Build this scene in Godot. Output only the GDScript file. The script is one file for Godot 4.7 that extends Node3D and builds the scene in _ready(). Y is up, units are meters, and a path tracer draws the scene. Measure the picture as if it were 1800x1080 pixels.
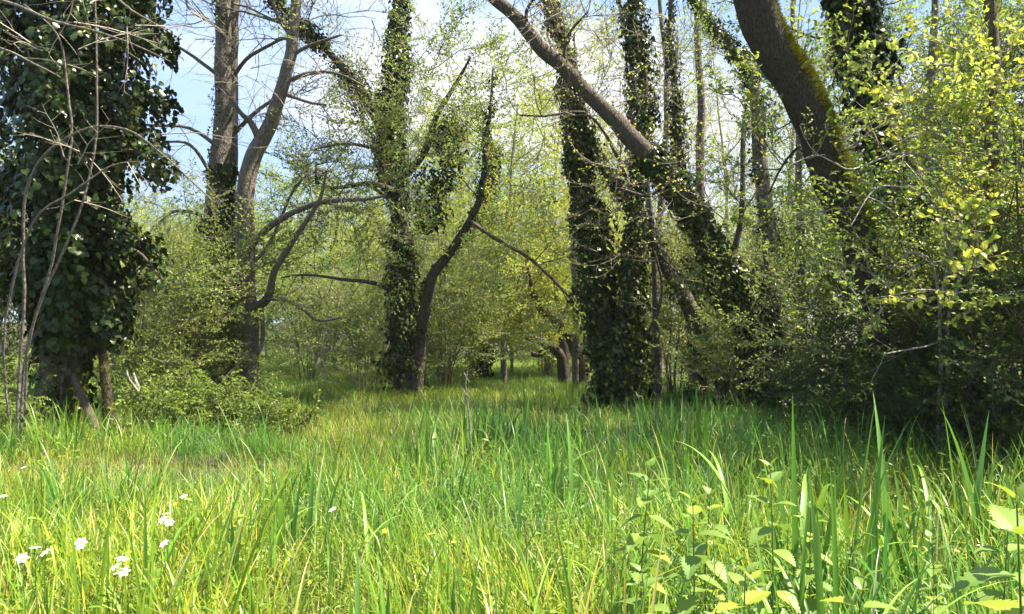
extends Node3D
# A wet spring meadow at the edge of a wood: tall grass, iris blades and nettles in front,
# ivy-clad and leaning trunks behind, young light-green leaves against a blue and white sky.

const FPX := 1407.0                       # focal length of the photograph in its own pixels
const EYE := Vector3(0, 1.3, 0)
const PITCH := 2.24                       # degrees upwards
var cb: Basis
var rng := RandomNumberGenerator.new()
var nz := FastNoiseLite.new()
var M := {}
var S := {}
var taken := {}

# ------------------------------------------------------------------ mesh collector
class MB:
	var v := PackedVector3Array()
	var n := PackedVector3Array()
	var c := PackedColorArray()
	var i := PackedInt32Array()
	func tri(a: Vector3, b: Vector3, d: Vector3, col: Color) -> void:
		var k := v.size()
		var m := (d - a).cross(b - a).normalized()
		v.append(a); v.append(b); v.append(d)
		n.append(m); n.append(m); n.append(m)
		c.append(col); c.append(col); c.append(col)
		i.append(k); i.append(k + 1); i.append(k + 2)
	func tube(pts: PackedVector3Array, rad: PackedFloat32Array, sides: int, rough := 0.0, noise: FastNoiseLite = null, col := Color.WHITE) -> void:
		var m := pts.size()
		if m < 2: return
		var t := (pts[1] - pts[0]).normalized()
		var a := t.cross(Vector3(0.31, 0.2, 0.93))
		if a.length() < 0.1: a = t.cross(Vector3(1, 0, 0))
		a = a.normalized()
		var k0 := v.size()
		for k in m:
			var t2 := (pts[mini(k + 1, m - 1)] - pts[maxi(k - 1, 0)]).normalized()
			a = (a - t2 * a.dot(t2)).normalized()
			var b := t2.cross(a)
			for s in sides:
				var g := TAU * s / sides
				var o := a * cos(g) + b * sin(g)
				var r := rad[k]
				if rough > 0.0:
					var q := pts[k] + o * rad[k]
					r *= 1.0 + rough * (noise.get_noise_3d(q.x * 30.0, q.y * 9.0, q.z * 30.0) + 0.9 * noise.get_noise_3d(q.x * 90.0, q.y * 16.0, q.z * 90.0))
				v.append(pts[k] + o * r); n.append(o); c.append(col)
		for k in m - 1:
			for s in sides:
				var p := k0 + k * sides + s
				var q := k0 + k * sides + (s + 1) % sides
				i.append(p); i.append(p + sides); i.append(q)
				i.append(q); i.append(p + sides); i.append(q + sides)
	func leaf2(p: Vector3, d: Vector3, up: Vector3, L: float, W: float, col: Color) -> void:
		var s := d.cross(up).normalized()
		var u := s.cross(d)
		var m := p + d * (L * 0.42) + u * (W * 0.22)
		var tip := p + d * L
		tri(p, m + s * W * 0.5, tip, col)
		tri(p, tip, m - s * W * 0.5, col)
	func leaf8(p: Vector3, d: Vector3, up: Vector3, L: float, W: float, col: Color) -> void:
		var s := d.cross(up).normalized()
		var u := s.cross(d)
		var a := p + d * L * 0.3 - u * L * 0.02
		var b := p + d * L * 0.68 - u * L * 0.06
		var tip := p + d * L - u * L * 0.16
		for g in [-1.0, 1.0]:
			var a2: Vector3 = a + s * (g * W * 0.44) + u * W * 0.14
			var b2: Vector3 = b + s * (g * W * 0.42) + u * W * 0.14
			if g > 0:
				tri(p, a2, a, col); tri(a, a2, b2, col); tri(a, b2, b, col); tri(b, b2, tip, col)
			else:
				tri(p, a, a2, col); tri(a, b2, a2, col); tri(a, b, b2, col); tri(b, tip, b2, col)
	func shape_leaf(p: Vector3, d: Vector3, up: Vector3, L: float, outline: Array, dish: float, droop: float, col: Color) -> void:
		# outline: points of the right half, (across, along); the left half is its mirror
		var s := d.cross(up).normalized()
		var u := s.cross(d)
		for g in [-1.0, 1.0]:
			var last := p
			var lastm := p
			for k in outline.size():
				var o: Vector2 = outline[k]
				var mid: Vector3 = p + d * (o.y * L) - u * (droop * L * o.y * o.y)
				var e: Vector3 = mid + s * (g * o.x * L) + u * (dish * absf(o.x) * L)
				if g > 0:
					tri(lastm, last, e, col); tri(lastm, e, mid, col)
				else:
					tri(lastm, e, last, col); tri(lastm, mid, e, col)
				last = e; lastm = mid
	func blade(p: Vector3, az: float, h: float, w: float, lean: float, curve: float, segs: int, col: Color, side := 0.0) -> void:
		# a strip that rises, leans towards az and bends over; the last point is the tip
		var f := Vector3(cos(az), 0, sin(az))
		var s := Vector3(-sin(az + side), 0, cos(az + side))
		var k0 := v.size()
		var q := p
		var ang := lean
		var step := h / segs
		for k in segs + 1:
			var t := float(k) / segs
			var ww := w * 0.5 * (0.75 + 0.5 * t if t < 0.4 else 0.95 * (1.0 - pow((t - 0.4) / 0.6, 1.7)) + 0.02)
			var dirv := f * sin(ang) + Vector3.UP * cos(ang)
			var m := dirv.cross(s)
			v.append(q - s * ww); v.append(q + s * ww)
			n.append((m - s * 0.35).normalized()); n.append((m + s * 0.35).normalized())
			c.append(col); c.append(col)
			q += dirv * step
			ang += curve / segs * (0.35 + 1.3 * t)
		for k in segs:
			var b := k0 + k * 2
			i.append(b); i.append(b + 1); i.append(b + 2)
			i.append(b + 1); i.append(b + 3); i.append(b + 2)
	func into(mesh: ArrayMesh, mat: Material) -> ArrayMesh:
		if v.is_empty(): return mesh
		var arr := []
		arr.resize(Mesh.ARRAY_MAX)
		arr[Mesh.ARRAY_VERTEX] = v
		arr[Mesh.ARRAY_NORMAL] = n
		arr[Mesh.ARRAY_COLOR] = c
		arr[Mesh.ARRAY_INDEX] = i
		mesh.add_surface_from_arrays(Mesh.PRIMITIVE_TRIANGLES, arr)
		mesh.surface_set_material(mesh.get_surface_count() - 1, mat)
		return mesh

class Plant:
	var node: Node3D
	var base: Vector3
	var bark: Material
	var tw := MB.new()
	var sp: Array[Transform3D] = []
	var spray := ""
	var wig := 0.25
	var up := 0.05
	var kids := 3
	var gap := 0.35
	var size := 1.0
	var tone := Color(1, 1, 1)
	var vary := 0.22
	var open := 0.75       # how widely twigs leave their branch

# ------------------------------------------------------------------ small helpers
func rr(a: float, b: float) -> float: return rng.randf_range(a, b)
func rdir() -> Vector3:
	var z := rng.randf_range(-1.0, 1.0)
	var g := rng.randf() * TAU
	var r := sqrt(1.0 - z * z)
	return Vector3(r * cos(g), z, r * sin(g))
func at(px: float, py: float, d: float) -> Vector3:
	return EYE + cb * Vector3((px - 900.0) / FPX * d, (540.0 - py) / FPX * d, -d)
func gy(x: float, z: float) -> float:
	var far := smoothstep(38.0, 90.0, -z) * 3.0
	return 0.10 * nz.get_noise_2d(x * 9.0, z * 9.0) + 0.10 * nz.get_noise_2d(x * 2.2 + 50.0, z * 2.2) * smoothstep(3.0, 9.0, -z) + far + 0.45 * smoothstep(4.5, 10.0, x) * smoothstep(5.0, 9.0, -z)
func gp(px: float, d: float) -> Vector3:
	var x := (px - 900.0) / FPX * d
	return Vector3(x, gy(x, -d), -d)
func lin(r: float, g: float, b: float) -> Color: return Color(r, g, b)
func srgb(r: float, g: float, b: float) -> Color: return Color(r, g, b).linear_to_srgb()
func numbered(called: String) -> String:
	var k: int = taken.get(called, 0)
	taken[called] = k + 1
	return called if k == 0 else "%s_%03d" % [called, k]
func tag(o: Node, label: String, category: String, group := "", kind := "") -> void:
	if label: o.set_meta("label", label)
	if category: o.set_meta("category", category)
	if group: o.set_meta("group", group)
	if kind: o.set_meta("kind", kind)
func thing(called: String, label: String, category: String, where: Vector3, group := "") -> Node3D:
	var o := Node3D.new()
	o.name = numbered(called)
	add_child(o)
	o.position = where
	tag(o, label, category, group)
	return o
func part(called: String, mesh: Mesh, parent: Node3D) -> MeshInstance3D:
	var o := MeshInstance3D.new()
	o.name = called
	o.mesh = mesh
	parent.add_child(o, true)
	return o
func scatter(called: String, mesh: Mesh, xf: Array[Transform3D], cols: PackedColorArray, parent: Node3D) -> MultiMeshInstance3D:
	var mm := MultiMesh.new()
	mm.transform_format = MultiMesh.TRANSFORM_3D
	mm.use_colors = true
	mm.mesh = mesh
	mm.instance_count = xf.size()
	for k in xf.size():
		mm.set_instance_transform(k, xf[k])
		mm.set_instance_color(k, cols[k])
	var o := MultiMeshInstance3D.new()
	o.name = called
	o.multimesh = mm
	o.set_meta("kind", "stuff")
	parent.add_child(o, true)
	return o
func smooth(p: PackedVector3Array, r: PackedFloat32Array, per: int) -> Array:
	var po := PackedVector3Array()
	var ro := PackedFloat32Array()
	var m := p.size()
	for k in m - 1:
		var a := p[maxi(k - 1, 0)]
		var d := p[mini(k + 2, m - 1)]
		for j in per:
			var t := float(j) / per
			po.append(p[k].cubic_interpolate(p[k + 1], a, d, t))
			ro.append(lerpf(r[k], r[k + 1], t))
	po.append(p[m - 1]); ro.append(r[m - 1])
	return [po, ro]
func basis_y(d: Vector3, up: Vector3, s: float) -> Basis:
	var x := d.cross(up)
	if x.length() < 0.05: x = d.cross(Vector3(0.7, 0.1, 0.7))
	x = x.normalized()
	var z := x.cross(d).normalized()
	return Basis(x * s, d * s, z * s)
func basis_z(outw: Vector3, up: Vector3, s: float) -> Basis:
	var x := up.cross(outw)
	if x.length() < 0.05: x = Vector3(1, 0, 0)
	x = x.normalized()
	var y := outw.cross(x).normalized()
	return Basis(x * s, y * s, outw * s)

# ------------------------------------------------------------------ materials
func noise_tex(sd: int, freq: float, stops: Array, cols: Array, size := 512, oct := 5) -> NoiseTexture2D:
	var f := FastNoiseLite.new()
	f.seed = sd
	f.frequency = freq
	f.fractal_octaves = oct
	var g := Gradient.new()
	g.offsets = PackedFloat32Array(stops)
	g.colors = PackedColorArray(cols)
	var t := NoiseTexture2D.new()
	t.width = size
	t.height = size
	t.seamless = true
	t.noise = f
	t.color_ramp = g
	return t
func bark_mat(key: String, dark: Color, mid: Color, light: Color, sd: int) -> void:
	var m := StandardMaterial3D.new()
	m.resource_name = key
	m.albedo_texture = noise_tex(sd, 0.02, [0.0, 0.38, 0.6, 1.0], [dark, mid, mid.lerp(light, 0.5), light])
	m.roughness = 0.92
	m.uv1_triplanar = true
	m.uv1_scale = Vector3(2.6, 0.75, 2.6)
	m.heightmap_enabled = true
	m.heightmap_texture = noise_tex(sd + 7, 0.03, [0.0, 0.45, 0.6, 1.0], [Color.BLACK, Color(0.35, 0.35, 0.35), Color(0.75, 0.75, 0.75), Color.WHITE])
	m.heightmap_scale = 2.2
	M[key] = m
func leaf_mat(key: String, rough: float, back: float, spec := 0.5) -> void:
	var m := StandardMaterial3D.new()
	m.resource_name = key
	m.vertex_color_use_as_albedo = true
	m.roughness = rough
	m.metallic_specular = spec
	m.cull_mode = BaseMaterial3D.CULL_DISABLED
	if back > 0.0:
		m.backlight_enabled = true
		m.backlight = Color(back, back, back)
	M[key] = m
func materials() -> void:
	bark_mat("bark_grey", srgb(0.04, 0.034, 0.027), srgb(0.12, 0.102, 0.084), srgb(0.25, 0.225, 0.19), 3)
	bark_mat("bark_brown", srgb(0.02, 0.016, 0.011), srgb(0.065, 0.05, 0.036), srgb(0.13, 0.108, 0.08), 11)
	bark_mat("bark_pale", srgb(0.12, 0.10, 0.08), srgb(0.26, 0.23, 0.19), srgb(0.45, 0.42, 0.36), 17)
	bark_mat("bark_shade_tint", srgb(0.008, 0.006, 0.004), srgb(0.042, 0.031, 0.021), srgb(0.11, 0.088, 0.062), 23)  # dark brown bark, darkened further to paint in shade on two right-hand trunks
	M.bark_shade_tint.uv1_scale = Vector3(4.2, 1.0, 4.2)
	M.bark_shade_tint.heightmap_scale = 4.0
	for k in ["twig_grey", "twig_dark", "twig_pale"]:
		var m := StandardMaterial3D.new()
		m.resource_name = k
		m.albedo_color = {"twig_grey": srgb(0.17, 0.14, 0.115), "twig_dark": srgb(0.075, 0.055, 0.04), "twig_pale": srgb(0.34, 0.30, 0.25)}[k]
		m.roughness = 0.85
		M[k] = m
	leaf_mat("leaf", 0.5, 1.0)
	leaf_mat("ivy_leaf", 0.3, 0.25, 0.3)
	leaf_mat("grass", 0.36, 1.0)
	leaf_mat("blade", 0.4, 0.8)
	leaf_mat("nettle", 0.5, 0.9)
	leaf_mat("petal", 0.6, 0.7)
	leaf_mat("moss", 0.95, 0.4, 0.1)
	leaf_mat("dry", 0.8, 0.4, 0.2)
	var g := StandardMaterial3D.new()
	g.resource_name = "soil"
	g.albedo_texture = noise_tex(5, 0.03, [0.0, 0.4, 0.6, 1.0], [srgb(0.02, 0.017, 0.009), srgb(0.035, 0.034, 0.014), srgb(0.045, 0.058, 0.016), srgb(0.085, 0.08, 0.035)])
	g.roughness = 0.95
	g.uv1_triplanar = true
	g.uv1_world_triplanar = true
	g.uv1_scale = Vector3(0.6, 0.6, 0.6)
	g.heightmap_enabled = true
	g.heightmap_texture = noise_tex(6, 0.05, [0.0, 1.0], [Color.BLACK, Color.WHITE])
	g.heightmap_scale = 3.0
	M.soil = g

# ------------------------------------------------------------------ shared foliage shapes
func tint(base: Color, dv: float) -> Color:
	var l := 1.0 + rr(-dv, dv)
	return Color(base.r * l * (1.0 + rr(-dv, dv) * 0.5), base.g * l, base.b * l * (1.0 + rr(-dv, dv)))
func spray_mesh(key: String, sd: int, L: float, sides: int, side_len: float, per: int, leafL: float, leafW: float, fine: bool, col: Color, col2: Color, twig: String, keep := 1.0, flat := 0.35) -> void:
	rng.seed = sd
	var tw := MB.new()
	var lf := MB.new()
	var pts := PackedVector3Array([Vector3.ZERO])
	var d := Vector3.UP
	var n := 5
	for k in n:
		d = (d + rdir() * 0.22 + Vector3(0, 0, 0.05)).normalized()
		pts.append(pts[k] + d * (L / n))
	var th := 0.6 if L > 1.0 else 1.0
	tw.tube(pts, PackedFloat32Array([(0.008 * L + 0.002) * th, (0.007 * L + 0.002) * th, (0.006 * L + 0.0015) * th, (0.005 * L + 0.001) * th, (0.003 * L + 0.001) * th, 0.0012]), 3)
	for s in sides:
		var t := (s + 0.6) / sides
		var k := mini(int(t * n), n - 1)
		var p := pts[k].lerp(pts[k + 1], t * n - k)
		var ax := (pts[k + 1] - pts[k]).normalized()
		var g := (PI if s % 2 else 0.0) + rr(-0.7, 0.7)
		var sd2 := Vector3(cos(g), 0, sin(g) * flat + rr(-0.15, 0.25)).normalized()
		var dd := (ax * rr(0.5, 0.95) + sd2).normalized()
		var sl := side_len * (1.0 - 0.55 * t) * rr(0.7, 1.2)
		var q := p
		var sp := PackedVector3Array([p])
		for j in 3:
			dd = (dd + rdir() * 0.2).normalized()
			q += dd * (sl / 3.0)
			sp.append(q)
		tw.tube(sp, PackedFloat32Array([0.0032 * th, 0.0025 * th, 0.0018 * th, 0.001]), 3)
		for j in per:
			if rng.randf() > keep: continue
			var u := (j + rr(0.2, 1.0)) / per
			var kk := mini(int(u * 3), 2)
			var lp := sp[kk].lerp(sp[kk + 1], u * 3 - kk)
			var la := (dd * rr(0.3, 1.0) + rdir() * 0.85).normalized()
			var lu := (Vector3(0, 0, 1) + rdir() * 0.8).normalized()
			var sz := rr(0.6, 1.15)
			var cc := tint(col.lerp(col2, rng.randf()), 0.18)
			if fine: lf.leaf8(lp, la, lu, leafL * sz, leafW * sz, cc)
			else: lf.leaf2(lp, la, lu, leafL * sz, leafW * sz, cc)
	var m := ArrayMesh.new()
	tw.into(m, M[twig])
	lf.into(m, M.leaf)
	S[key] = m
const IVY := [Vector2(0.30, -0.12), Vector2(0.52, 0.12), Vector2(0.33, 0.34), Vector2(0.40, 0.58), Vector2(0.16, 0.66), Vector2(0.0, 1.0)]
const IVY_FAR := [Vector2(0.42, 0.12), Vector2(0.28, 0.6), Vector2(0.0, 1.0)]
func ivy_mesh(key: String, sd: int, cnt: int, wide: float, deep: float, L: float, outline: Array) -> void:
	rng.seed = sd
	var mb := MB.new()
	for k in cnt:
		var p := Vector3(rr(-wide, wide), rr(-wide, wide), rr(-deep, deep))
		var d := (Vector3(rr(-0.7, 0.7), -1.0, 0.0) + rdir() * 0.45).normalized()
		var u := (Vector3(0, 0.45, 1) + rdir() * 0.7).normalized()
		var young := rng.randf() < 0.14
		var cc := tint(lin(0.15, 0.19, 0.03) if young else lin(0.018, 0.034, 0.009).lerp(lin(0.055, 0.068, 0.016), rng.randf() * 0.7), 0.3)
		mb.shape_leaf(p, d, u, L * rr(0.6, 1.15), outline, rr(-0.25, 0.25), rr(0.0, 0.3), cc)
	S[key] = mb.into(ArrayMesh.new(), M.ivy_leaf)
func tuft_mesh(key: String, sd: int, cnt: int, rad: float, h0: float, h1: float, w0: float, w1: float, lean: float, curve: float, segs: int, cols: Array, mat := "grass", dead := 0.04) -> void:
	rng.seed = sd
	var mb := MB.new()
	for k in cnt:
		var g := rng.randf() * TAU
		var r := rad * sqrt(rng.randf())
		var cc: Color = tint((cols[0] as Color).lerp(cols[1], rng.randf()), 0.2)
		if rng.randf() < dead: cc = tint(lin(0.45, 0.42, 0.20), 0.2)
		mb.blade(Vector3(cos(g) * r, -0.03, sin(g) * r), g + rr(-1.2, 1.2), rr(h0, h1), rr(w0, w1), absf(rng.randfn(0.0, lean)), absf(rng.randfn(0.0, curve)), segs, cc, rr(-0.9, 0.9))
	S[key] = mb.into(ArrayMesh.new(), M[mat])
func shapes() -> void:
	var fresh := lin(0.30, 0.38, 0.055)
	var lime := lin(0.43, 0.46, 0.06)
	var mid := lin(0.17, 0.26, 0.045)
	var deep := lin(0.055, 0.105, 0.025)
	# far boughs, 1 to 1.4 m
	spray_mesh("far_fresh", 21, 1.25, 12, 0.6, 7, 0.075, 0.05, false, fresh, mid, "twig_grey")
	spray_mesh("far_lime", 22, 1.25, 13, 0.6, 9, 0.075, 0.05, false, lime, fresh, "twig_grey")
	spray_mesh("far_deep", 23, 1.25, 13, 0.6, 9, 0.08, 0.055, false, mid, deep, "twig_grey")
	spray_mesh("far_thin", 24, 1.35, 12, 0.75, 5, 0.06, 0.042, false, fresh, lime, "twig_grey", 0.7)
	# middle sprays, 0.7 m
	spray_mesh("mid_fresh", 31, 0.75, 9, 0.36, 7, 0.055, 0.038, false, fresh, mid, "twig_grey")
	spray_mesh("mid_lime", 32, 0.75, 9, 0.36, 7, 0.055, 0.038, false, lime, fresh, "twig_grey")
	spray_mesh("mid_thin", 33, 0.85, 7, 0.42, 5, 0.05, 0.034, false, fresh, lime, "twig_grey", 0.55)
	spray_mesh("mid_bare", 34, 0.95, 6, 0.45, 3, 0.035, 0.02, false, lime, fresh, "twig_grey", 0.35)
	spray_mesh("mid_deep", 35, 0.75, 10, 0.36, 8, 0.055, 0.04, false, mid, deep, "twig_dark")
	# near sprays, leaves with some form
	spray_mesh("near_fresh", 41, 0.6, 8, 0.26, 5, 0.058, 0.036, true, fresh, mid, "twig_grey", 0.95, 0.25)
	spray_mesh("near_lime", 42, 0.65, 8, 0.3, 5, 0.075, 0.05, true, lime, fresh, "twig_grey", 0.95, 0.25)
	spray_mesh("near_bare", 43, 0.8, 7, 0.4, 2, 0.04, 0.018, true, lime, fresh, "twig_pale", 0.5)
	spray_mesh("bramble", 44, 0.5, 8, 0.2, 6, 0.06, 0.045, true, mid, fresh, "twig_dark")
	ivy_mesh("ivy_near", 51, 16, 0.17, 0.06, 0.085, IVY)
	ivy_mesh("ivy_far", 52, 26, 0.22, 0.10, 0.085, IVY_FAR)
	ivy_mesh("ivy_thin", 53, 14, 0.12, 0.06, 0.075, IVY_FAR)
	# moss: short fuzz
	tuft_mesh("moss", 61, 46, 0.05, 0.012, 0.04, 0.004, 0.007, 0.5, 0.8, 2, [lin(0.27, 0.24, 0.03), lin(0.16, 0.17, 0.025)], "moss", 0.05)
	# grasses
	var ga := lin(0.29, 0.38, 0.05)
	var gb := lin(0.13, 0.27, 0.035)
	for k in 5:
		tuft_mesh("grass_%d" % k, 70 + k, 26, 0.17, 0.14, 0.50, 0.0045, 0.011, 0.36, 1.2, 5, [ga, gb], "grass", 0.03)
	for k in 3:
		tuft_mesh("sedge_%d" % k, 80 + k, 12, 0.15, 0.3, 0.66, 0.009, 0.017, 0.26, 1.1, 6, [lin(0.17, 0.31, 0.04), lin(0.10, 0.24, 0.045)])
	for k in 2:
		tuft_mesh("low_%d" % k, 90 + k, 40, 0.2, 0.08, 0.26, 0.004, 0.008, 0.5, 1.2, 4, [ga, gb], "grass", 0.08)
	tuft_mesh("straw", 95, 30, 0.22, 0.12, 0.4, 0.003, 0.006, 1.0, 0.7, 4, [lin(0.38, 0.35, 0.15), lin(0.24, 0.28, 0.07)], "dry", 0.3)
	for k in 3:
		tuft_mesh("far_%d" % k, 100 + k, 30, 0.34, 0.12, 0.34, 0.007, 0.014, 0.4, 0.9, 3, [ga, gb])
	# low broad-leaved herbs among the grass
	for k in 2:
		rng.seed = 110 + k
		var mb := MB.new()
		for s in 5:
			var p := Vector3(rr(-0.1, 0.1), 0, rr(-0.1, 0.1))
			var h := rr(0.12, 0.34)
			var top := p + Vector3(rr(-0.06, 0.06), h, rr(-0.06, 0.06))
			mb.tube(PackedVector3Array([p, top]), PackedFloat32Array([0.002, 0.0012]), 3, 0.0, null, lin(0.12, 0.17, 0.03))
			for j in 7:
				var t := rr(0.35, 1.0)
				var g := rng.randf() * TAU
				mb.leaf8(p.lerp(top, t), Vector3(cos(g), rr(0.0, 0.5), sin(g)).normalized(), (Vector3.UP + rdir() * 0.3).normalized(), rr(0.025, 0.055), rr(0.014, 0.026), tint(lin(0.17, 0.29, 0.045), 0.25))
		S["herb_%d" % k] = mb.into(ArrayMesh.new(), M.leaf)

# ------------------------------------------------------------------ trees
func tree(called: String, label: String, base: Vector3, bark: String, spray: String, group := "", category := "tree") -> Plant:
	var t := Plant.new()
	t.node = thing(called, label, category, base, group)
	t.base = base
	t.bark = M[bark]
	t.spray = spray
	return t
func limb_px(t: Plant, rows: Array, per := 4) -> Array:
	# rows of [photo x, photo y, distance, width in photo pixels]
	var p := PackedVector3Array()
	var r := PackedFloat32Array()
	for w in rows:
		p.append(at(w[0], w[1], w[2]) - t.base)
		r.append(w[3] * 0.5 * w[2] / FPX)
	return smooth(p, r, per)
func limb(t: Plant, called: String, l: Array, sides := 10, rough := 0.10) -> void:
	var mb := MB.new()
	var pts: PackedVector3Array = l[0]
	var rad: PackedFloat32Array = l[1]
	for k in range(1, pts.size()):
		var q := pts[k] * 26.0 + t.base * 11.0
		var a := clampf(0.03 + 0.12 * rad[k], 0.0, 0.06) * minf(1.0, k / 3.0)
		pts[k] += Vector3(nz.get_noise_3d(q.x, q.y, q.z), nz.get_noise_3d(q.z + 70.0, q.x, q.y) * 0.6, nz.get_noise_3d(q.y, q.z + 30.0, q.x)) * a * 2.0
	l[0] = pts
	mb.tube(pts, rad, sides, rough, nz)
	part(called, mb.into(ArrayMesh.new(), t.bark), t.node)
func branch(t: Plant, p: Vector3, d: Vector3, L: float, r: float, lvl: int) -> void:
	var n := clampi(int(L / 0.22), 3, 7)
	var pts := PackedVector3Array([p])
	var rad := PackedFloat32Array([r])
	var q := p
	for k in n:
		d = (d + rdir() * t.wig + Vector3(0, t.up, 0)).normalized()
		q += d * (L / n)
		pts.append(q)
		rad.append(maxf(0.0022, r * (1.0 - 0.72 * (k + 1) / n)))
	t.tw.tube(pts, rad, 6 if r > 0.03 else (4 if r > 0.012 else 3))
	if lvl > 0:
		for k in t.kids:
			var u := rr(0.2, 1.0) * n
			var j := mini(int(u), n - 1)
			var o := pts[j].lerp(pts[j + 1], u - j)
			var ax := (pts[j + 1] - pts[j]).normalized()
			var s := rdir()
			s = (s - ax * s.dot(ax)).normalized()
			branch(t, o, (ax + s * rr(0.6, 1.3) * t.open / 0.75).normalized(), L * rr(0.4, 0.65), maxf(0.003, rad[j] * 0.55), lvl - 1)
	if lvl <= 1:
		var m := maxi(1, int(L / t.gap))
		for k in m:
			var u2 := (k + rr(0.2, 1.0)) / m * n
			var j2 := mini(int(u2), n - 1)
			var ax2 := (pts[j2 + 1] - pts[j2]).normalized()
			var dir := (ax2 + rdir() * 0.8).normalized()
			t.sp.append(Transform3D(basis_y(dir, (Vector3.UP + rdir() * 0.4).normalized(), t.size * rr(0.65, 1.2)), pts[j2].lerp(pts[j2 + 1], clampf(u2 - j2, 0.0, 1.0))))
func dress(t: Plant, l: Array, u0: float, u1: float, cnt: int, L: float, r: float, lvl: int, bias := Vector3.ZERO) -> void:
	# branches along a limb
	var pts: PackedVector3Array = l[0]
	var rad: PackedFloat32Array = l[1]
	var n := pts.size() - 1
	for k in cnt:
		var u := lerpf(u0, u1, (k + rng.randf()) / cnt) * n
		var j := clampi(int(u), 0, n - 1)
		var ax := (pts[j + 1] - pts[j]).normalized()
		var s := rdir()
		s = (s - ax * s.dot(ax)).normalized()
		var d := (s + ax * rr(0.1, 0.7) + bias).normalized()
		branch(t, pts[j].lerp(pts[j + 1], u - j), d, L * rr(0.6, 1.25), minf(r * rr(0.7, 1.2), rad[j] * 0.7), lvl)
func finish(t: Plant, crown := "crown") -> void:
	if not t.tw.v.is_empty():
		part("branches", t.tw.into(ArrayMesh.new(), t.bark), t.node).set_meta("kind", "stuff")
	if t.sp.size():
		var cols := PackedColorArray()
		for k in t.sp.size():
			cols.append(tint(t.tone, t.vary))
		scatter(crown, S[t.spray], t.sp, cols, t.node)
func ivy(t: Plant, l: Array, hull: Array, cnt: int, mesh: String, scale0 := 1.0, called := "ivy") -> void:
	# leaf patches round a limb; hull: radius of the mass along it, evenly spaced
	var xf: Array[Transform3D] = []
	var cols := PackedColorArray()
	ivy_places(l, hull, cnt, scale0, xf, cols)
	scatter(called, S[mesh], xf, cols, t.node)
func ivy_places(l: Array, hull: Array, cnt: int, scale0: float, xf: Array[Transform3D], cols: PackedColorArray) -> void:
	var pts: PackedVector3Array = l[0]
	var n := pts.size() - 1
	for k in cnt:
		var f := rng.randf()
		var u := f * n
		var j := mini(int(u), n - 1)
		var p := pts[j].lerp(pts[j + 1], u - j)
		var ax := (pts[j + 1] - pts[j]).normalized()
		var s := rdir()
		s = (s - ax * s.dot(ax)).normalized()
		var hu := f * (hull.size() - 1)
		var hj := mini(int(hu), hull.size() - 2)
		var R := lerpf(hull[hj], hull[hj + 1], hu - hj)
		var q := (p + s * R) * 40.0
		var clump := nz.get_noise_3d(q.x, q.y * 0.8, q.z)
		if clump < -0.22 and rng.randf() < 0.75: continue
		R *= rr(0.5, 1.0) * (1.0 + 1.0 * clump) * (1.0 if rng.randf() > 0.06 else 1.35)
		var o := (s + Vector3(0, rr(-0.2, 0.5), 0) + rdir() * 0.35).normalized()
		xf.append(Transform3D(basis_z(o, (Vector3.UP + rdir() * 0.5).normalized(), scale0 * rr(0.75, 1.2)), p + s * R))
		cols.append(tint(lin(1, 1, 1), 0.3))
func moss(t: Plant, l: Array, cnt: int, side: Vector3, spread: float, u0: float, u1: float, scale0: float) -> void:
	var pts: PackedVector3Array = l[0]
	var rad: PackedFloat32Array = l[1]
	var n := pts.size() - 1
	var xf: Array[Transform3D] = []
	var cols := PackedColorArray()
	for k in cnt:
		var u := lerpf(u0, u1, rng.randf()) * n
		var j := mini(int(u), n - 1)
		var ax := (pts[j + 1] - pts[j]).normalized()
		var s := side.normalized() + rdir() * spread
		s = (s - ax * s.dot(ax)).normalized()
		var p := pts[j].lerp(pts[j + 1], u - j)
		if nz.get_noise_3d(p.x * 50.0 + s.x * 20.0, p.y * 50.0, p.z * 50.0 + s.z * 20.0) < -0.25: continue
		xf.append(Transform3D(basis_y((s + rdir() * 0.3).normalized(), rdir(), scale0 * rr(0.7, 1.5)), p + s * lerpf(rad[j], rad[j + 1], u - j) * 0.97))
		cols.append(tint(lin(1, 1, 1), 0.3))
	scatter("moss", S.moss, xf, cols, t.node)
func flare(l: Array, amount: float, reach: float) -> void:
	# the foot of a trunk widens
	var rad: PackedFloat32Array = l[1]
	var pts: PackedVector3Array = l[0]
	for k in rad.size():
		rad[k] *= 1.0 + amount * exp(-pts[k].distance_to(pts[0]) / reach)
	l[1] = rad

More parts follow.
